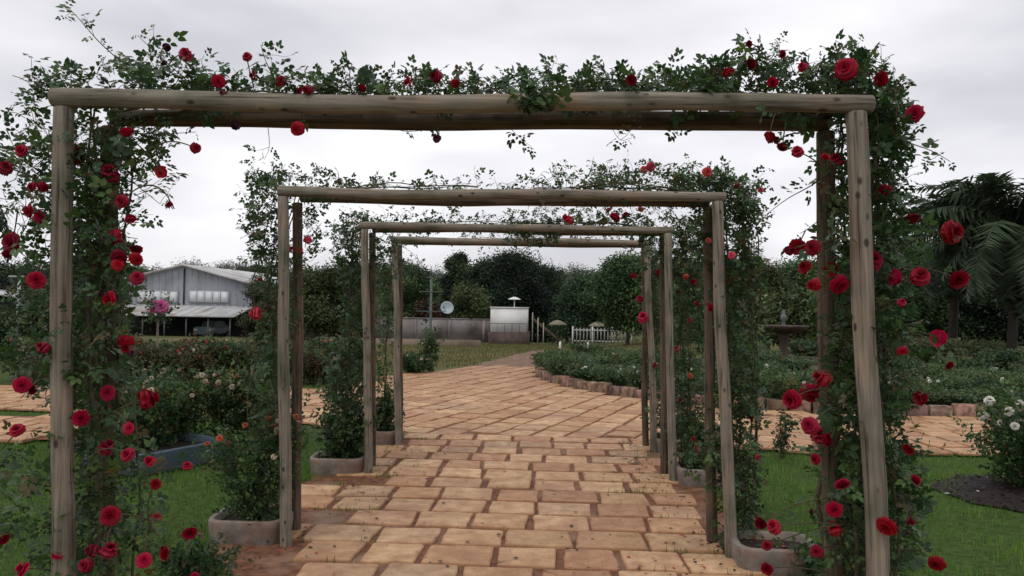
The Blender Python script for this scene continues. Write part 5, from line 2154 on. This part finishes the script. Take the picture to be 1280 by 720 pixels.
WB = 58.0
xa, xb = at(613, 400, WB).x, at(659, 400, WB).x
gz4 = terr(xa, WB)
zt, zm = at(636, 385, WB).z - gz4, at(636, 415, WB).z - gz4
root = thing('white_block', 'plain white block building on a dark brick base with a thin railing', 'building', ((xa + xb) / 2, WB, gz4))
hw = (xb - xa) / 2
mb = MB()
mb.box(-hw, 0, zm, hw, 3.4, zt)
mb.box(-hw - .06, -.06, zt, hw + .06, 3.46, zt + .07)
mb.build('wall', M['whitewall'], root)
mb = MB()
mb.box(-hw - .1, -.5, -.4, hw + .15, 3.5, zm - .003)
mb.build('base', M['darkbrick'], root)
mb = MB()
zr_ = zm + .62
mb.tube([(-hw, -.42, zr_), (hw, -.42, zr_)], .022, 6)
for i in range(6):
    x = -hw + 2 * hw * i / 5
    mb.tube([(x, -.42, zm), (x, -.42, zr_)], .018, 6)
mb.build('railing', M['darkmetal'], root)

# satellite dish on the wall
dp = at(557, 387, BY + .1)
gz5 = at(557, 398, BY).z + .08
root = thing('satellite_dish', 'pale blue satellite dish on a short mast above the grey wall', 'dish', (dp.x, BY + .12, gz5))
mb = MB()
prof = [(0, 0), (.2, .03), (.38, .1), (.5, .19), (.48, .2), (.36, .12), (.18, .05), (0, .02)]
mb.lathe(prof, 24)
o = mb.build('reflector', M['dishblue'], root, smooth=True, loc=(.1, -.1, dp.z - gz5 + .1))
o.rotation_euler = (R(72), 0, R(15))
mb = MB()
mb.tube([(0, .05, -.02), (0, .05, .5), (.1, -.02, dp.z - gz5 + .1)], .03, 8)
mb.build('mast', M['darkmetal'], root)
mb = MB()
mb.tube([(.1, -.1, dp.z - gz5 - .2), (-.05, -.75, dp.z - gz5 + .15)], .015, 6)
mb.tube([(-.05, -.75, dp.z - gz5 + .1), (-.05, -.75, dp.z - gz5 + .25)], .05, 8)
mb.build('feed_arm', M['darkmetal'], root)


def parasol(name, label, px, Y, ytop, rad, hc, mat, polemat, group=None):
    p = at(px, ytop, Y)
    z = terr(p.x, Y)
    h = p.z - z
    root = thing(name, label, 'parasol', (p.x, Y, z), 0, group)
    mb = MB()
    n = 16
    prof = [(rad, h - hc), (rad * .99, h - hc + .05), (rad * .7, h - hc * .5), (rad * .35, h - hc * .15), (.03, h), (.02, h - .03), (rad * .6, h - hc * .55), (rad, h - hc)]
    mb.lathe(prof, n)
    mb.build('canopy', mat, root)
    mb = MB()
    mb.tube([(0, 0, -.1), (0, 0, h - .05)], .045, 8)
    mb.build('pole', polemat, root)
    return root


parasol('parasol', 'white round parasol on a white pole behind the white block building', 643, 62.6, 371, .50, .22, M['whitepaint'], M['whitepaint'])
parasol('thatched_parasol', 'thatched parasol at the foot of the dark stairs', 697, 54, 400, .60, .32, M['thatch'], M['bark'], 'thatched parasols on the field')
parasol('thatched_parasol', 'thatched parasol standing behind the white picket fence', 747, 58, 402, .65, .34, M['thatch'], M['bark'], 'thatched parasols on the field')

# stairs
sp = at(664, 400, 58.5)
gz6 = terr(sp.x, 58)
root = thing('staircase', 'dark wooden staircase coming down from the white block building', 'staircase', (sp.x, 58.6, gz6))
zt = at(664, 395, 58.5).z - gz6
run = at(702, 400, 58.5).x - sp.x
mb = MB()
for y in (0, .9):
    mb.add([(0, y, zt - .25), (run, y, .0), (run, y + .06, .0), (0, y + .06, zt - .25), (0, y, zt), (run, y, .25), (run, y + .06, .25), (0, y + .06, zt)],
           [(0, 3, 2, 1), (4, 5, 6, 7), (0, 1, 5, 4), (1, 2, 6, 5), (2, 3, 7, 6), (3, 0, 4, 7)])
mb.build('stringer', M['wood_brown_shaded'], root)
for i in range(8):
    t = (i + .5) / 8
    mb = MB()
    mb.box(run * t - .12, .065, zt * (1 - t) + .06, run * t + .12, .895, zt * (1 - t) + .10)
    mb.build('step', M['wood_brown_shaded'], root)
mb = MB()
for x in (.1, .5, .9):
    mb.box(x - .04, -.06, -.3, x + .04, -.004, zt - x * zt / run + .35)
mb.build('post', M['palestone'], root)

# picket fence
fa, fb_ = at(716, 412, 56), at(790, 412, 56)
gz7 = terr(fa.x, 56)
root = thing('picket_fence', 'white picket fence in front of the dark trees at the field edge', 'fence', (fa.x, 56, gz7))
ht = at(750, 410, 56).z - gz7
ln = fb_.x - fa.x
mb = MB()
x = 0
while x < ln:
    mb.box(x, -.02, .08, x + .09, .0, ht + random.uniform(-.03, .03))
    x += .24
mb.build('pickets', M['agedwhite'], root)
mb = MB()
for z in (.3, ht - .2):
    mb.box(0, .002, z, ln, .04, z + .07)
mb.build('rail', M['whitepaint'], root)
for i in range(4):
    x = ln * i / 3
    mb = MB()
    mb.box(x - .05, .045, -.2, x + .05, .14, ht + .08)
    mb.build('post', M['whitepaint'], root)

# small white marker posts on the field
for (px, py, lab) in ((700, 438, 'small white marker post below the thatched parasol'), (735, 430, 'small white marker post before the picket fence')):
    d = ray(px, py)
    Y = 40.0
    p = at(px, py, Y)
    mb = MB()
    zz = terr(p.x, Y)
    mb.tube([(0, 0, -.1), (0, 0, .42), (0, 0, .46)], [.06, .055, .02], 8)
    tag(mb.build('marker_post', M['whitepaint'], loc=(p.x, Y, zz)), lab, 'post')

# ------------------------------------------------------------------ fallen leaves and petals on the paving
n = 0
P, D, U, S, C = [], [], [], [], []
BROWN = np.array([(.035, .022, .014), (.06, .035, .02), (.10, .06, .03), (.05, .045, .02), (.02, .015, .01), (.22, .10, .05)])
def litter(cx, cy, rx, ry, m):
    for _ in range(m):
        x, y = random.gauss(cx, rx), random.gauss(cy, ry)
        P.append((x, y, .030 + random.uniform(0, .006) if on_hard(x, y) else .02))
        a = random.uniform(0, 6.28)
        D.append((math.cos(a), math.sin(a), random.uniform(-.1, .2)))
        U.append((random.uniform(-.4, .4), random.uniform(-.4, .4), 1))
        S.append(random.uniform(.018, .045))
        C.append((BROWN[random.randrange(6)] if random.random() < .88 else np.array((.34, .012, .035))) * random.uniform(.7, 1.3))
random.seed(909)
litter(-.3, 5.5, 1.0, 2.0, 130)
litter(-1.6, 7.0, .25, .9, 120)
litter(-1.65, 9.2, .3, .5, 120)
litter(1.0, 7.6, .2, .6, 130)
litter(1.1, 9.0, .3, .5, 110)
litter(1.0, 5.2, .25, .5, 70)
litter(-1.9, 4.9, .2, .6, 60)
litter(-1.0, 16.5, 1.2, 2.0, 260)
litter(1.46, 5.3, .12, .1, 50)
n0 = len(P)
for _ in range(420):
    a, q = random.uniform(0, 6.28), random.random() ** .6
    P.append((MC[0] + q * .86 * math.cos(a), MC[1] + q * .86 * math.sin(a), .045 * (1 - q ** 3) + random.uniform(0, .02)))
    D.append((random.gauss(0, 1), random.gauss(0, 1), random.uniform(-.3, .4)))
    U.append((random.uniform(-.5, .5), random.uniform(-.5, .5), 1))
    S.append(random.uniform(.03, .07))
    C.append(np.array((.7, .68, .62)) if random.random() < .06 else BROWN[random.choice((0, 1, 3, 4, 4, 4))] * random.uniform(.4, 1))
LT_T = simple_leaf((0, -.5, 0), np.array((0, 1.0, 0)), np.array((0, 0, 1.0)), 1.0, .62)
Pn = np.array(P)
Pn[n0 - 50:n0, 2] = .14
o = build_scatter('leaf_litter', [scatter(LT_T, Pn, D, U, S, np.array(C))], M['bushleaf'])
tag(o, 'dry fallen leaves and petals scattered over the paving', 'fallen leaves', kind='stuff')
